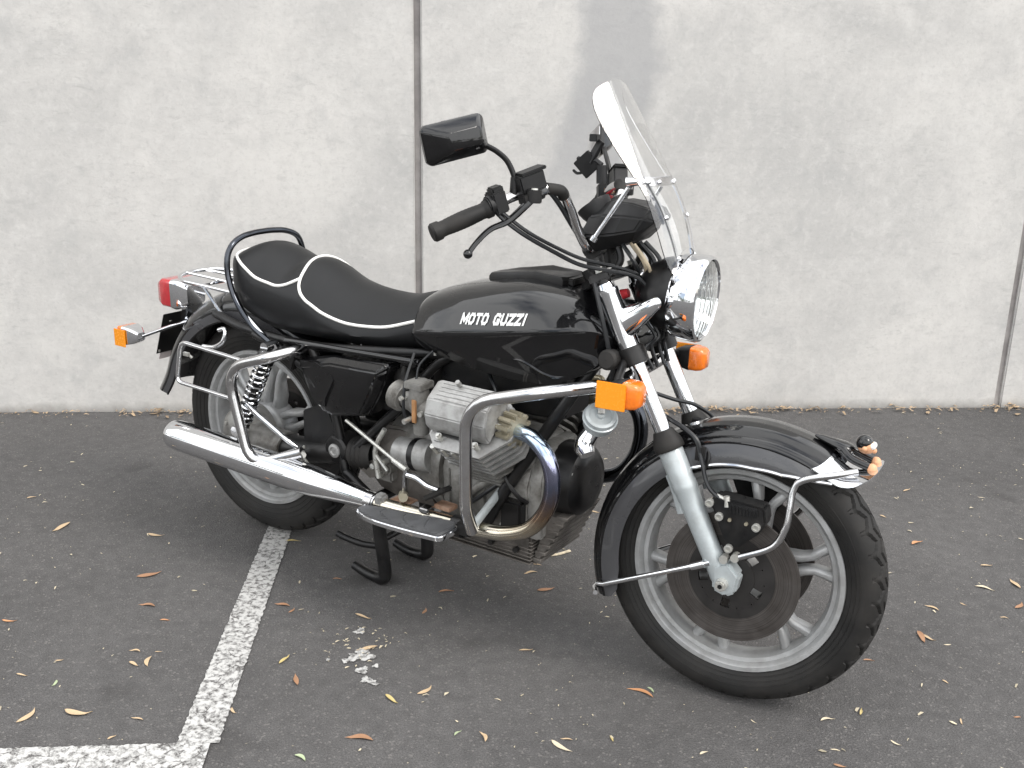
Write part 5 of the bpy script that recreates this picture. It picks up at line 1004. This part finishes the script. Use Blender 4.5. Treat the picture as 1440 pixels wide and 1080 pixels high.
# ---------------------------------------------------------------- frame
fr = B('frame', MB().tube(spline([st_ax(0.905, -0.035), (1.0, 0, 0.83), (0.75, 0, 0.74)], 5), 0.024, 14), 'black_satin')
TUBES = [([(1.165, -0.03, 0.800), (1.10, -0.105, 0.668), (0.945, -0.142, 0.405), (0.890, -0.142, 0.300)], 0.0155),
         ([(0.890, -0.142, 0.300), (0.80, -0.138, 0.264), (0.55, -0.135, 0.268), (0.42, -0.135, 0.330)], 0.0145),
         ([(0.42, -0.135, 0.33), (0.40, -0.13, 0.42), (0.36, -0.13, 0.56), (0.31, -0.135, 0.66)], 0.0135),
         ([(0.74, -0.085, 0.705), (0.55, -0.125, 0.690), (0.30, -0.138, 0.668), (0.05, -0.128, 0.672), (-0.10, -0.11, 0.69)], 0.0125),
         ([(0.36, -0.135, 0.57), (0.20, -0.150, 0.645), (0.10, -0.145, 0.668)], 0.0125),
         ([(1.155, -0.02, 0.875), (0.95, -0.06, 0.72), (0.74, -0.085, 0.700), (0.60, -0.11, 0.55), (0.45, -0.13, 0.40)], 0.0125)]
for pts_, r_ in TUBES: BP('frame_tube', MB().tube(spline(pts_, 6), r_, 12), 'black_satin', (fr, fr))
BP('frame_gusset', MB().prism([V((0.262, -0.12, 0.474)), V((0.35, -0.12, 0.513)), V((0.418, -0.12, 0.374)), V((0.389, -0.12, 0.308)), V((0.279, -0.12, 0.282)), V((0.26, -0.12, 0.337))], (0, -0.012, 0)), 'black_satin', (fr, fr), bevel=0.003)
BP('seat_rail', MB().tube([(0.228, -0.15, 0.672), (0.432, -0.15, 0.679), (0.685, -0.14, 0.686)], 0.0085, 10), 'black_paint', (fr, fr))
BP('guard_bracket', MB().bar((0.226, -0.155, 0.651), (0.296, -0.15, 0.64), 0.02, 0.028, (0, 1, 0)).bar((0.264, -0.15, 0.643), (0.245, -0.15, 0.595), 0.02, 0.02, (0, 1, 0)), 'black_satin', (fr, fr), bevel=0.003)

B('ignition_coil_box', MB().loft([[V((x, y * k, z)) for y, z in ((-0.075, 0.59), (-0.085, 0.64), (-0.08, 0.705), (0.08, 0.705), (0.085, 0.64), (0.075, 0.59))] for x, k in ((0.70, 0.9), (0.72, 1), (0.98, 1), (1.06, 0.75))]), 'black_satin', bevel=0.006)
# ---------------------------------------------------------------- side panels and airbox
def spanel(y_out):
    A = [(0.274, -0.15, 0.63), (0.411, -0.155, 0.661), (0.599, -0.158, 0.669), (0.603, -0.158, 0.657), (0.568, -0.158, 0.583), (0.53, -0.155, 0.519), (0.412, -0.15, 0.493), (0.363, -0.145, 0.495), (0.314, -0.14, 0.561)]
    return [V(p) for p in A]
P_ = spanel(0); cen_ = sum(P_, V()) / len(P_) - V((0, 0, 0.03))
mb = MB(); mb.loft([[p + V((0, 0.05, 0)) for p in P_], P_, [cen_ + (p - cen_) * 0.84 + V((0, -0.026, 0)) for p in P_], [cen_ + (p - cen_) * 0.70 + V((0, -0.029, 0)) for p in P_]])
sp2 = BP('side_panel', mb, 'black_paint', sharp=28, bevel=0.005)
A = [V(p) for p in ((0.3, -0.165, 0.634), (0.366, -0.168, 0.642), (0.423, -0.17, 0.624), (0.433, -0.17, 0.602), (0.402, -0.17, 0.546), (0.397, -0.168, 0.52), (0.352, -0.16, 0.521), (0.318, -0.155, 0.566))]
mb = MB(); mb.prism(A, (0, -0.012, 0)); BP('battery_flap', mb, 'black_paint', sp2, bevel=0.003)
mb = MB().tube(spline([(0.319, -0.165, 0.588), (0.338, -0.165, 0.548), (0.362, -0.165, 0.517), (0.398, -0.165, 0.512)], 6), 0.0022, 6); BP('wire_clip', mb, 'steel', sp2)
BP('airbox', MB().prism([V(p) for p in ((0.575, -0.115, 0.633), (0.608, -0.115, 0.629), (0.585, -0.115, 0.529), (0.519, -0.115, 0.525))], (0, 0.10, 0)), 'black_satin', bevel=0.008)
BP('intake_hose', MB().tube(spline([(0.60, -0.10, 0.63), (0.645, -0.13, 0.615), (0.675, -0.155, 0.600)], 5), 0.028, 16), 'rubber')

# ---------------------------------------------------------------- engine
CK = V((0.885, 0, 0.385)); AXC = V((0, -math.sin(rad(45)), math.cos(rad(45)))); VV = V((0, -math.cos(rad(45)), -math.sin(rad(45))))
mb = MB(); prf = [(-0.095, 0.275), (-0.118, 0.33), (-0.122, 0.42), (-0.100, 0.475), (-0.045, 0.53)]
sec = prf + [(-y, z) for y, z in reversed(prf)]
mb.loft([[V((x, y * s_, lerp(0.39, z, s_))) for y, z in sec] for x, s_ in ((0.735, 0.93), (0.74, 1), (0.985, 1), (1.0, 0.95))])
eng = B('engine', mb, 'alloy', bevel=0.006)
build('bell_housing', MB().loft([[V((x, r * math.cos(a) * 1.0, 0.400 + r * math.sin(a) * 1.02)) for a in [2*PI*k/28 for k in range(28)]] for x, r in ((0.742, 0.138), (0.715, 0.140), (0.70, 0.135), (0.66, 0.110), (0.58, 0.095), (0.52, 0.085), (0.515, 0.06))]), 'alloy', eng, sharp=30)
for x_, y_, z_ in ((0.80, -0.1215, 0.455), (0.83, -0.1215, 0.455), (0.86, -0.121, 0.455)): pass
build('case_boss', MB().box((0.82, -0.124, 0.440), (0.060, 0.010, 0.012)), 'alloy_clean', eng, bevel=0.004)
build('dipstick', MB().cyl((0.825, -0.118, 0.375), (0.825, -0.134, 0.378), 0.011, 0.010, 12), 'black_plastic', eng)
build('gearbox', MB().loft([[V((x, y * k, 0.36 + (z - 0.36) * k)) for y, z in ((-0.085, 0.275), (-0.102, 0.32), (-0.100, 0.42), (-0.07, 0.47), (0.07, 0.47), (0.100, 0.42), (0.102, 0.32), (0.085, 0.275))] for x, k in ((0.70, 1), (0.56, 1.0), (0.50, 0.92), (0.455, 0.72))]), 'alloy_dirty', eng, bevel=0.008)
# ribs on the crankcase side
for k in range(4): build('case_rib', MB().box((0.765 + k * 0.055, -0.1205, 0.37), (0.006, 0.012, 0.10)), 'alloy', eng, bevel=0.002)
# sump with cooling fins
mb = MB().loft([[V((x, y, z)) for y, z in ((-0.100, 0.285), (-0.104, 0.228), (-0.093, 0.210), (0.093, 0.210), (0.104, 0.228), (0.100, 0.285))] for x in (0.715, 1.0)]); sump = build('sump', mb, 'alloy_dirty', eng, bevel=0.006)
for k in range(7): build('sump_fin', MB().box((0.858, 0, 0.216 + k * 0.009), (0.292, 0.218 - 0.003 * k, 0.0035)), 'alloy_dirty', eng, bevel=0.001, segs=1)
for k in range(4): build('sump_bolt', MB().cyl((0.74 + k * 0.075, -0.106, 0.248), (0.74 + k * 0.075, -0.118, 0.248), 0.0075, 0.0075, 8), 'black_satin', eng)
# front (timing) cover and the black alternator cover
build('timing_cover', MB().loft([[V((x, y * s_, 0.40 + (z - 0.40) * s_)) for y, z in ((-0.100, 0.28), (-0.115, 0.36), (-0.105, 0.45), (-0.06, 0.52), (0.06, 0.52), (0.105, 0.45), (0.115, 0.36), (0.100, 0.28))] for x, s_ in ((0.995, 1.0), (1.02, 0.99), (1.03, 0.94))]), 'alloy', eng, bevel=0.004)
alt = build('alternator_cover', MB().lathe([(0, 0.092), (0.035, 0.091), (0.062, 0.086), (0.076, 0.070), (0.080, 0.045), (0.076, 0.001)], (1.028, 0, 0.425), (1, 0, 0), 36), 'black_satin', eng)
for k in range(3): a = rad(30 + 120 * k); build('cover_screw', MB().cyl((1.06, 0.078 * math.cos(a), 0.425 + 0.078 * math.sin(a)), (1.094, 0.078 * math.cos(a), 0.425 + 0.078 * math.sin(a)), 0.006, 0.005, 8), 'steel', eng)
mb = MB()
for k in range(7):
    z_ = 0.225 + k * 0.020; mb.box((1.000 + 0.012 + k * 0.010, 0, z_), (0.018 + 0.012, 0.19 - k * 0.006, 0.010))
mb.prism([V((1.0, -0.09, 0.212)), V((1.012, -0.09, 0.212)), V((1.085, -0.075, 0.345)), V((1.03, -0.075, 0.345))], (0, 0.17, 0)); build('front_sump_fins', mb, 'alloy_dirty', eng, bevel=0.0015, segs=1)
mb = MB().cyl((0.60, -0.118, 0.425), (0.665, -0.118, 0.431), 0.040, 0.040, 24); mb.cyl((0.667, -0.118, 0.431), (0.715, -0.118, 0.436), 0.043, 0.043, 24); build('starter_motor', mb, 'alloy_clean', eng)
build('starter_end', MB().cyl((0.655, -0.118, 0.430), (0.672, -0.118, 0.432), 0.0435, 0.0435, 24), 'black_satin', eng)
build('gearbox_boss', MB().box((0.545, -0.10, 0.36), (0.06, 0.05, 0.06)).cyl((0.56, -0.09, 0.37), (0.56, -0.135, 0.37), 0.02, 0.018, 14), 'alloy', eng, bevel=0.006)
for q in ((0.525, -0.14, 0.374), (0.545, -0.14, 0.353), (0.563, -0.14, 0.393)): p = V(q); build('gearbox_bolt', MB().cyl(p + V((0, 0.03, 0)), p + V((0, -0.006, 0)), 0.008, 0.008, 8), 'steel', eng)
build('linkage', MB().tube(spline([(0.576, -0.15, 0.49), (0.551, -0.15, 0.449), (0.542, -0.15, 0.412), (0.553, -0.15, 0.35)], 5), 0.007, 8).tube([(0.545, -0.15, 0.412), (0.583, -0.15, 0.377)], 0.005, 8), 'steel', eng)
build('plate_bracket', MB().prism([V(p) for p in ((0.457, -0.13, 0.355), (0.524, -0.13, 0.391), (0.566, -0.13, 0.355), (0.503, -0.13, 0.331))], (0, 0.01, 0)), 'alloy_dirty', eng)

BP('regulator_box', MB().box((0.965, -0.128, 0.345), (0.060, 0.030, 0.085)), 'black_satin', bevel=0.006)
BP('oil_pipe', MB().tube(spline([(0.935, -0.128, 0.48), (0.955, -0.150, 0.45), (0.985, -0.145, 0.41), (1.00, -0.120, 0.385)], 5), 0.0055, 8), 'black_satin')
for x_, z_ in ((0.752, 0.470), (0.790, 0.486), (0.955, 0.470), (0.98, 0.335), (0.755, 0.320), (0.87, 0.300), (0.93, 0.310)): build('case_bolt', MB().cyl((x_, -0.098, z_), (x_, -0.127, z_), 0.0075, 0.007, 6), 'steel', eng)
BP('harness', MB().tube(spline([(0.72, -0.12, 0.50), (0.77, -0.128, 0.515), (0.83, -0.118, 0.53), (0.90, -0.10, 0.56)], 5), 0.006, 8), 'cable')
BP('breather_hose', MB().tube(spline([(0.66, -0.10, 0.50), (0.64, -0.135, 0.54), (0.625, -0.14, 0.60), (0.62, -0.12, 0.66)], 5), 0.008, 10), 'rubber')
# cylinder, head and rocker cover, right and left; local frame: x, VV (down and out), AXC (outward along the bore)
def cyp(x, v, w_): return V((x, 0, 0)) + V((0, CK.y, CK.z)) + VV * v + AXC * w_
def plate(x0, x1, v0, v1, w_, th, c0=0.03, c1=0.03):
    return [cyp(x, v, w_) for x, v in ((x0 + c0, v0), (x1 - c1, v0), (x1, v0 + c1), (x1, v1 - c1 * 1.4), (x1 - c1 * 1.3, v1), (x0 + c0, v1), (x0, v1 - c0), (x0, v0 + c0))], AXC * th
XC = 0.897
mb = MB().lathe([(0.10, 0.058), (0.24, 0.058)], (XC, CK.y, CK.z), AXC, 32); mb.lathe([(0.095, 0.001), (0.095, 0.070), (0.115, 0.070), (0.115, 0.058)], (XC, CK.y, CK.z), AXC, 24)
cylr = BP('cylinder', mb, 'alloy')
for k in range(4):
    po, ex_ = plate(XC - 0.098 + 0.001 * k, XC + 0.098, -0.072, 0.076, 0.122 + k * 0.0200, 0.0065, 0.03, 0.04); BP('cylinder_fin', MB().prism(po, ex_), 'alloy', cylr)
mb = MB(); po, ex_ = plate(XC - 0.055, XC + 0.058, -0.050, 0.048, 0.222, 0.070, 0.02, 0.02); mb.prism(po, ex_); BP('cylinder_head', mb, 'alloy', cylr, bevel=0.006)
for k in range(5):
    po, ex_ = plate(XC - 0.100, XC + 0.118, -0.070, 0.082, 0.204 + k * 0.0200, 0.0075, 0.03, 0.045); BP('head_fin', MB().prism(po, ex_), 'alloy_clean', cylr)
mb = MB(); po, ex_ = plate(XC - 0.098, XC - 0.030, -0.062, 0.074, 0.235, 0.062, 0.02, 0.02); mb.prism(po, ex_); BP('intake_flange', mb, 'alloy_clean', cylr, bevel=0.007)
for k in range(3):
    p = cyp(XC - 0.080 + 0.03 * k, 0.078, 0.255); BP('head_nut', MB().cyl(p, p + AXC * 0.03, 0.0075, 0.0075, 6), 'steel', cylr)
# rocker cover: section in the (v, w) plane extruded along x, narrowing a little outward
def cov(sc_, xa, xb): return
csec = [(-0.066, 0.300), (-0.067, 0.345), (-0.061, 0.357), (-0.004, 0.366), (0.030, 0.348), (0.046, 0.324), (0.047, 0.300)]
def crng(x, k): return [cyp(x, v * k, 0.300 + (w_ - 0.300) * (0.6 + 0.4 * k)) for v, w_ in csec]
mb = MB().loft([crng(XC - 0.099, 0.93), crng(XC - 0.094, 0.985), crng(XC - 0.085, 1.0), crng(XC + 0.062, 1.0), crng(XC + 0.071, 0.985), crng(XC + 0.076, 0.93)])
rc_o = BP('rocker_cover', mb, 'alloy_clean', cylr, bevel=0.0028, sharp=25)
mb = MB()
for k in range(5):
    v = -0.055 + k * 0.0115; mb.add([cyp(x, v + dv_, lerp(0.357, 0.366, (v + 0.061) / 0.057) + dw) for x in (XC - 0.078, XC + 0.056) for dv_, dw in ((-0.002, -0.003), (-0.002, 0.0016), (0.002, 0.0019), (0.002, -0.003))], [(0, 1, 2, 3), (7, 6, 5, 4), (0, 4, 5, 1), (1, 5, 6, 2), (2, 6, 7, 3), (3, 7, 4, 0)])
[thing(o_, None, None, kind='stuff') for o_ in BP('cover_ribs', mb, 'alloy_clean', cylr, bevel=0.0008, segs=1)]
BP('cover_gasket', MB().prism(*plate(XC - 0.090, XC + 0.070, -0.068, 0.052, 0.2965, 0.004, 0.02, 0.02)), 'black_satin', cylr)
for x_, v in ((XC - 0.060, 0.058), (XC + 0.045, 0.058), (XC - 0.06, -0.070), (XC + 0.045, -0.070), (XC + 0.082, 0.0)):
    p = cyp(x_, v, 0.288); BP('cover_bolt', MB().cyl(p, p + AXC * 0.020, 0.0085, 0.008, 10).cyl(p + AXC * 0.018, p + AXC * 0.026, 0.0055, 0.005, 8), 'steel', cylr)
p = cyp(XC - 0.03, -0.056, 0.362); BP('breather_stub', MB().cyl(p, p + AXC * 0.014, 0.006, 0.006, 10), 'alloy_clean', cylr)
BP('spark_lead', MB().tube(spline([cyp(XC + 0.03, -0.06, 0.27), cyp(XC + 0.01, -0.10, 0.28), (0.87, -0.10, 0.68), (0.85, -0.06, 0.70)], 5), 0.005, 8), 'cable', cylr)
# carburettor behind the head
cb = V((0.700, -0.172, 0.588))
mb = MB().tube([cb + V((-0.045, 0.01, 0.010)), cb + V((0.0, 0, 0)), cb + V((0.075, 0.0, -0.008))], 0.024, 18); mb.cyl(cb + V((0.012, 0, -0.015)), cb + V((0.012, -0.004, 0.066)), 0.026, 0.024, 20); mb.box(cb + V((0.012, -0.004, 0.056)), (0.056, 0.052, 0.018)); mb.cyl(cb + V((0.012, 0.004, -0.02)), cb + V((0.012, 0.004, -0.075)), 0.023, 0.019, 18)
crb = BP('carburettor', mb, 'alloy', bevel=0.002)
BP('bell_mouth', MB().lathe([(0, 0.026), (0.004, 0.034)] + [(0.008 + 0.004 * k, 0.038 if k % 2 else 0.034) for k in range(9)] + [(0.046, 0.026)], cb + V((-0.038, 0.008, 0.006)), (-1, 0.1, 0.15), 24), 'alloy', crb)
BP('float_band', MB().box(cb + V((0.014, -0.026, -0.008)), (0.014, 0.006, 0.060)), 'copper_brown', crb, bevel=0.002)
BP('idle_screw', MB().cyl(cb + V((0.0, -0.02, -0.03)), cb + V((-0.004, -0.045, -0.034)), 0.006, 0.007, 10).cyl(cb + V((-0.02, -0.02, 0.02)), cb + V((-0.022, -0.036, 0.02)), 0.008, 0.006, 10).cyl(cb + V((0.035, -0.018, -0.01)), cb + V((0.037, -0.034, -0.01)), 0.007, 0.007, 8), 'steel', crb)
BP('intake_rubber', MB().cyl(cb + V((0.055, 0, -0.006)), cb + V((0.115, 0.0, -0.012)), 0.029, 0.029, 18), 'rubber', crb)
BP('throttle_link', MB().tube(spline([cb + V((0.0, 0.0, 0.064)), cb + V((0.0, 0.015, 0.10)), cb + V((0.02, 0.05, 0.135))], 5), 0.003, 8), 'cable', crb); BP('fuel_hose', MB().tube(spline([cb + V((0.03, 0.01, -0.05)), cb + V((-0.01, -0.028, -0.03)), cb + V((-0.02, -0.02, 0.05)), cb + V((-0.03, 0.03, 0.12))], 5), 0.004, 8), 'cable', crb)

# ---------------------------------------------------------------- exhausts
hp = [(0.985, -0.178, 0.585), (1.013, -0.19, 0.592), (1.066, -0.205, 0.589), (1.111, -0.215, 0.555), (1.127, -0.215, 0.495), (1.112, -0.215, 0.429), (1.071, -0.217, 0.374), (1.008, -0.22, 0.345), (0.944, -0.222, 0.335), (0.859, -0.222, 0.328), (0.679, -0.222, 0.32), (0.584, -0.222, 0.318)]
hm_ = MB().tube(spline(hp, 8), 0.0188, 18); B('exhaust_header', hm_, 'heat'); B('exhaust_header', hm_.flip_y(), 'black_and_shaded_chrome')  # same chrome pipe on the left, its dark reflections put into the colour
nut = V((1.004, -0.188, 0.593)); ndir = (V(hp[2]) - V(hp[1])).normalized() * 0.4 + V((0.8, -0.1, 0.0)); ndir.normalize()
mb = MB().lathe([(-0.030, 0.001), (-0.030, 0.030), (0.012, 0.032), (0.014, 0.022), (0.014, 0.001)], nut, ndir, 24)
n1_ = ndir.orthogonal().normalized(); n2_ = ndir.cross(n1_)
for k in range(12):
    a = 2*PI*k/12; d_ = n1_ * math.cos(a) + n2_ * math.sin(a); t_ = n2_ * math.cos(a) - n1_ * math.sin(a)
    mb.bar(nut + d_ * 0.033 - ndir * 0.026, nut + d_ * 0.033 + ndir * 0.013, 0.0105, 0.018, d_)
BP('exhaust_nut', mb, 'brass', bevel=0.002)
mf0 = V((0.608, -0.222, 0.319)); mf1 = V((-0.17, -0.238, 0.343))
mdv = mf1 - mf0; ml = mdv.length
mprof = [(0, 0.021), (0.02, 0.0225), (0.10, 0.030), (0.20, 0.040), (0.30, 0.0445), (ml - 0.055, 0.0445), (ml - 0.020, 0.0435), (ml - 0.005, 0.040), (ml, 0.035), (ml + 0.001, 0.024), (ml - 0.03, 0.022), (ml - 0.10, 0.020)]
muf = BP('muffler', MB().lathe(mprof, mf0, mdv, 40), 'chrome')
def mat_on(t): return mf0 + mdv * t
BP('hanger', MB().tube(spline([mat_on(0.33) + V((0, 0.02, 0.03)), (0.3, -0.18, 0.365), (0.292, -0.16, 0.382)], 4), 0.009, 8, flat=(1, 0.5)).cyl((0.314, -0.195, 0.387), (0.342, -0.215, 0.385), 0.009, 0.009, 8), 'steel', muf)
# connector plates with rust above the pipe
BP('pipe_clamp', MB().box((0.677, -0.2, 0.335), (0.060, 0.05, 0.004)), 'rust', muf, bevel=0.001); BP('pipe_clamp', MB().box((0.806, -0.19, 0.35), (0.05, 0.035, 0.012)), 'rust', muf, bevel=0.002)
BP('clamp_band', MB().lathe([(0, 0.023), (0, 0.0255), (0.022, 0.0255), (0.022, 0.023)], mf0 + mdv.normalized() * 0.005, mdv, 24), 'chrome_worn', muf)

# ---------------------------------------------------------------- crash bars, footboards, pedals, stand
cbp = [(0.939, -0.262, 0.347), (0.942, -0.292, 0.416), (0.939, -0.292, 0.615), (1.007, -0.29, 0.685), (1.122, -0.27, 0.724), (1.213, -0.16, 0.73), (1.165, -0.045, 0.69)]
BP('crash_bar', MB().tube(fillet([cbp[0], cbp[1], (0.94, -0.292, 0.672), cbp[4], cbp[5], cbp[6]], [0.02, 0.075, 0.03, 0.04]), 0.0152, 16), 'chrome_worn')
BP('crash_bar_foot', MB().tube([(0.939, -0.262, 0.356), (0.931, -0.14, 0.402), (0.92, -0.09, 0.36)], 0.0125, 12, flat=(1, 0.7)), 'fork_grey')
BP('crash_bar_clamp', MB().lathe([(-0.014, 0.0222), (-0.014, 0.027), (0.014, 0.027), (0.014, 0.0222)], (0.872, -0.222, 0.326), (1, 0, 0.05), 20).box((0.908, -0.245, 0.341), (0.03, 0.03, 0.03)), 'black_satin')
# footboard outline (top view) on a gently rising plane
fo = [V(p) for p in ((0.598, -0.24, 0.32), (0.576, -0.262, 0.305), (0.593, -0.278, 0.305), (0.658, -0.305, 0.311), (0.764, -0.322, 0.324), (0.853, -0.33, 0.34), (0.893, -0.33, 0.349), (0.901, -0.305, 0.353), (0.9, -0.268, 0.355), (0.876, -0.25, 0.354), (0.741, -0.24, 0.337))]
pl_n = V((-0.06, 0.0, 1)).normalized(); pc = sum(fo, V()) / len(fo)
fo = [V((p.x, p.y, pc.z + 0.115 * (p.x - pc.x))) for p in spline(fo, 4, closed=True)]
mb = MB().prism([p + V((0, 0, -0.016)) for p in fo], (0, 0, 0.014)); fbd = BP('footboard', mb, 'chrome', bevel=0.003)
pc = sum(fo, V()) / len(fo)
mb = MB().prism([pc + (p - pc) * 0.95 + V((0, 0, -0.003)) for p in fo], (0, 0, 0.006)); mats_ = BP('rubber_mat', mb, 'mat_rubber', fbd, bevel=0.002)
mb = MB()
for k in range(26):
    y_ = -0.246 - k * 0.0033
    xsr = [p.x for p, q in zip(fo, fo[1:] + fo[:1]) if (p.y - y_) * (q.y - y_) <= 0]
    if len(xsr) >= 2:
        x0_, x1_ = min(xsr) + 0.012, max(xsr) - 0.012
        if x1_ > x0_:
            for (a_, b_) in ((0, 0.24), (0.26, 0.49), (0.51, 0.74), (0.76, 1)):
                xa, xb = lerp(x0_, x1_, a_), lerp(x0_, x1_, b_); mb.bar(V((xa, y_, pc.z + 0.115 * (xa - pc.x) + 0.0035)), V((xb, y_, pc.z + 0.115 * (xb - pc.x) + 0.0035)), 0.0018, 0.003)
[thing(o_, None, None, kind='stuff') for o_ in BP('rubber_ribs', mb, 'mat_rubber', fbd)]
BP('footboard_bracket', MB().box((0.626, -0.225, 0.334), (0.03, 0.03, 0.03)), 'alloy_clean', fbd, bevel=0.006); BP('footboard_bracket', MB().box((0.773, -0.225, 0.346), (0.03, 0.03, 0.014)), 'chrome_worn', fbd, bevel=0.003)
B('brake_rod', MB().tube([(0.456, -0.165, 0.494), (0.649, -0.19, 0.429), (0.681, -0.194, 0.421)], 0.0048, 10).cyl((0.637, -0.189, 0.432), (0.685, -0.194, 0.418), 0.0075, 0.0085, 10), 'steel')
bpd = B('brake_pedal', MB().tube(spline([(0.675, -0.2, 0.33), (0.683, -0.2, 0.363), (0.684, -0.198, 0.398), (0.686, -0.195, 0.42)], 5), 0.011, 10, flat=(1, 0.55)), 'chrome_worn')
build('pedal_arm', MB().tube(spline([(0.692, -0.2, 0.408), (0.72, -0.2, 0.407), (0.754, -0.2, 0.395), (0.796, -0.205, 0.394)], 6), 0.008, 10), 'chrome', bpd)
build('pedal_pad', MB().bar((0.754, -0.2, 0.362), (0.832, -0.215, 0.412), 0.03, 0.014), 'rubber', bpd, bevel=0.004)
build('pedal_nut', MB().cyl((0.678, -0.2, 0.351), (0.699, -0.225, 0.357), 0.013, 0.012, 8), 'brass', bpd)
B('master_cylinder', MB().tube([(0.908, -0.115, 0.433), (0.844, -0.13, 0.381), (0.812, -0.13, 0.342)], 0.011, 12), 'alloy')
B('oil_hose', MB().tube(spline([(0.815, -0.14, 0.328), (0.884, -0.14, 0.385), (0.93, -0.13, 0.429), (0.98, -0.1, 0.498)], 6), 0.0055, 8), 'cable')
cs = B('centre_stand', MB().tube([(0.50, -0.115, 0.262), (0.50, 0.115, 0.262)], 0.016, 14), 'black_satin')
for s in (-1, 1):
    build('leg', MB().tube(spline([(0.500, s * 0.105, 0.262), (0.508, s * 0.100, 0.16), (0.519, s * 0.094, 0.045), (0.512, s * 0.094, 0.022), (0.490, s * 0.092, 0.015), (0.450, s * 0.090, 0.015), (0.400, s * 0.090, 0.026)], 7), [(0, 0.019), (0.6, 0.0185), (0.7, 0.016), (1, 0.013)], 12), 'black_satin', cs)
build('tang', MB().tube(spline([(0.512, -0.094, 0.118), (0.45, -0.105, 0.112), (0.40, -0.12, 0.122), (0.372, -0.125, 0.130)], 5), 0.0095, 10), 'black_satin', cs)
build('cross_tube', MB().tube([(0.513, -0.095, 0.14), (0.513, 0.095, 0.14)], 0.010, 10), 'black_satin', cs)
# side stand tucked up on the far side
B('side_stand', MB().tube([(0.78, 0.15, 0.26), (0.60, 0.17, 0.22), (0.50, 0.175, 0.215)], 0.010, 10), 'black_satin')
# horns between the down tubes
c_ = V((1.177, -0.1, 0.633)); ax2 = V((0.40, -0.45, 0.80)).normalized()
h_ = B('horn', MB().lathe([(-0.034, 0.001), (-0.034, 0.024), (-0.024, 0.036), (-0.004, 0.038), (-0.003, 0.041), (0.002, 0.041), (0.003, 0.038), (0.012, 0.036), (0.013, 0.028), (0.009, 0.026), (0.009, 0.010), (0.015, 0.009), (0.015, 0.001)], c_, ax2, 32), 'fork_grey')
build('trumpet', MB().tube(spline([c_ - ax2 * 0.02, c_ - ax2 * 0.035 + V((-0.012, 0, -0.012)), V((1.139, -0.1, 0.561)), V((1.154, -0.11, 0.541))], 6), [(0, 0.016), (0.4, 0.020), (0.8, 0.025), (1, 0.018)], 18), 'chrome', h_)
build('mounting_strap', MB().bar(c_ + ax2 * 0.018, c_ + ax2 * 0.018 + V((-0.02, 0.03, 0.05)), 0.016, 0.003), 'steel', h_)
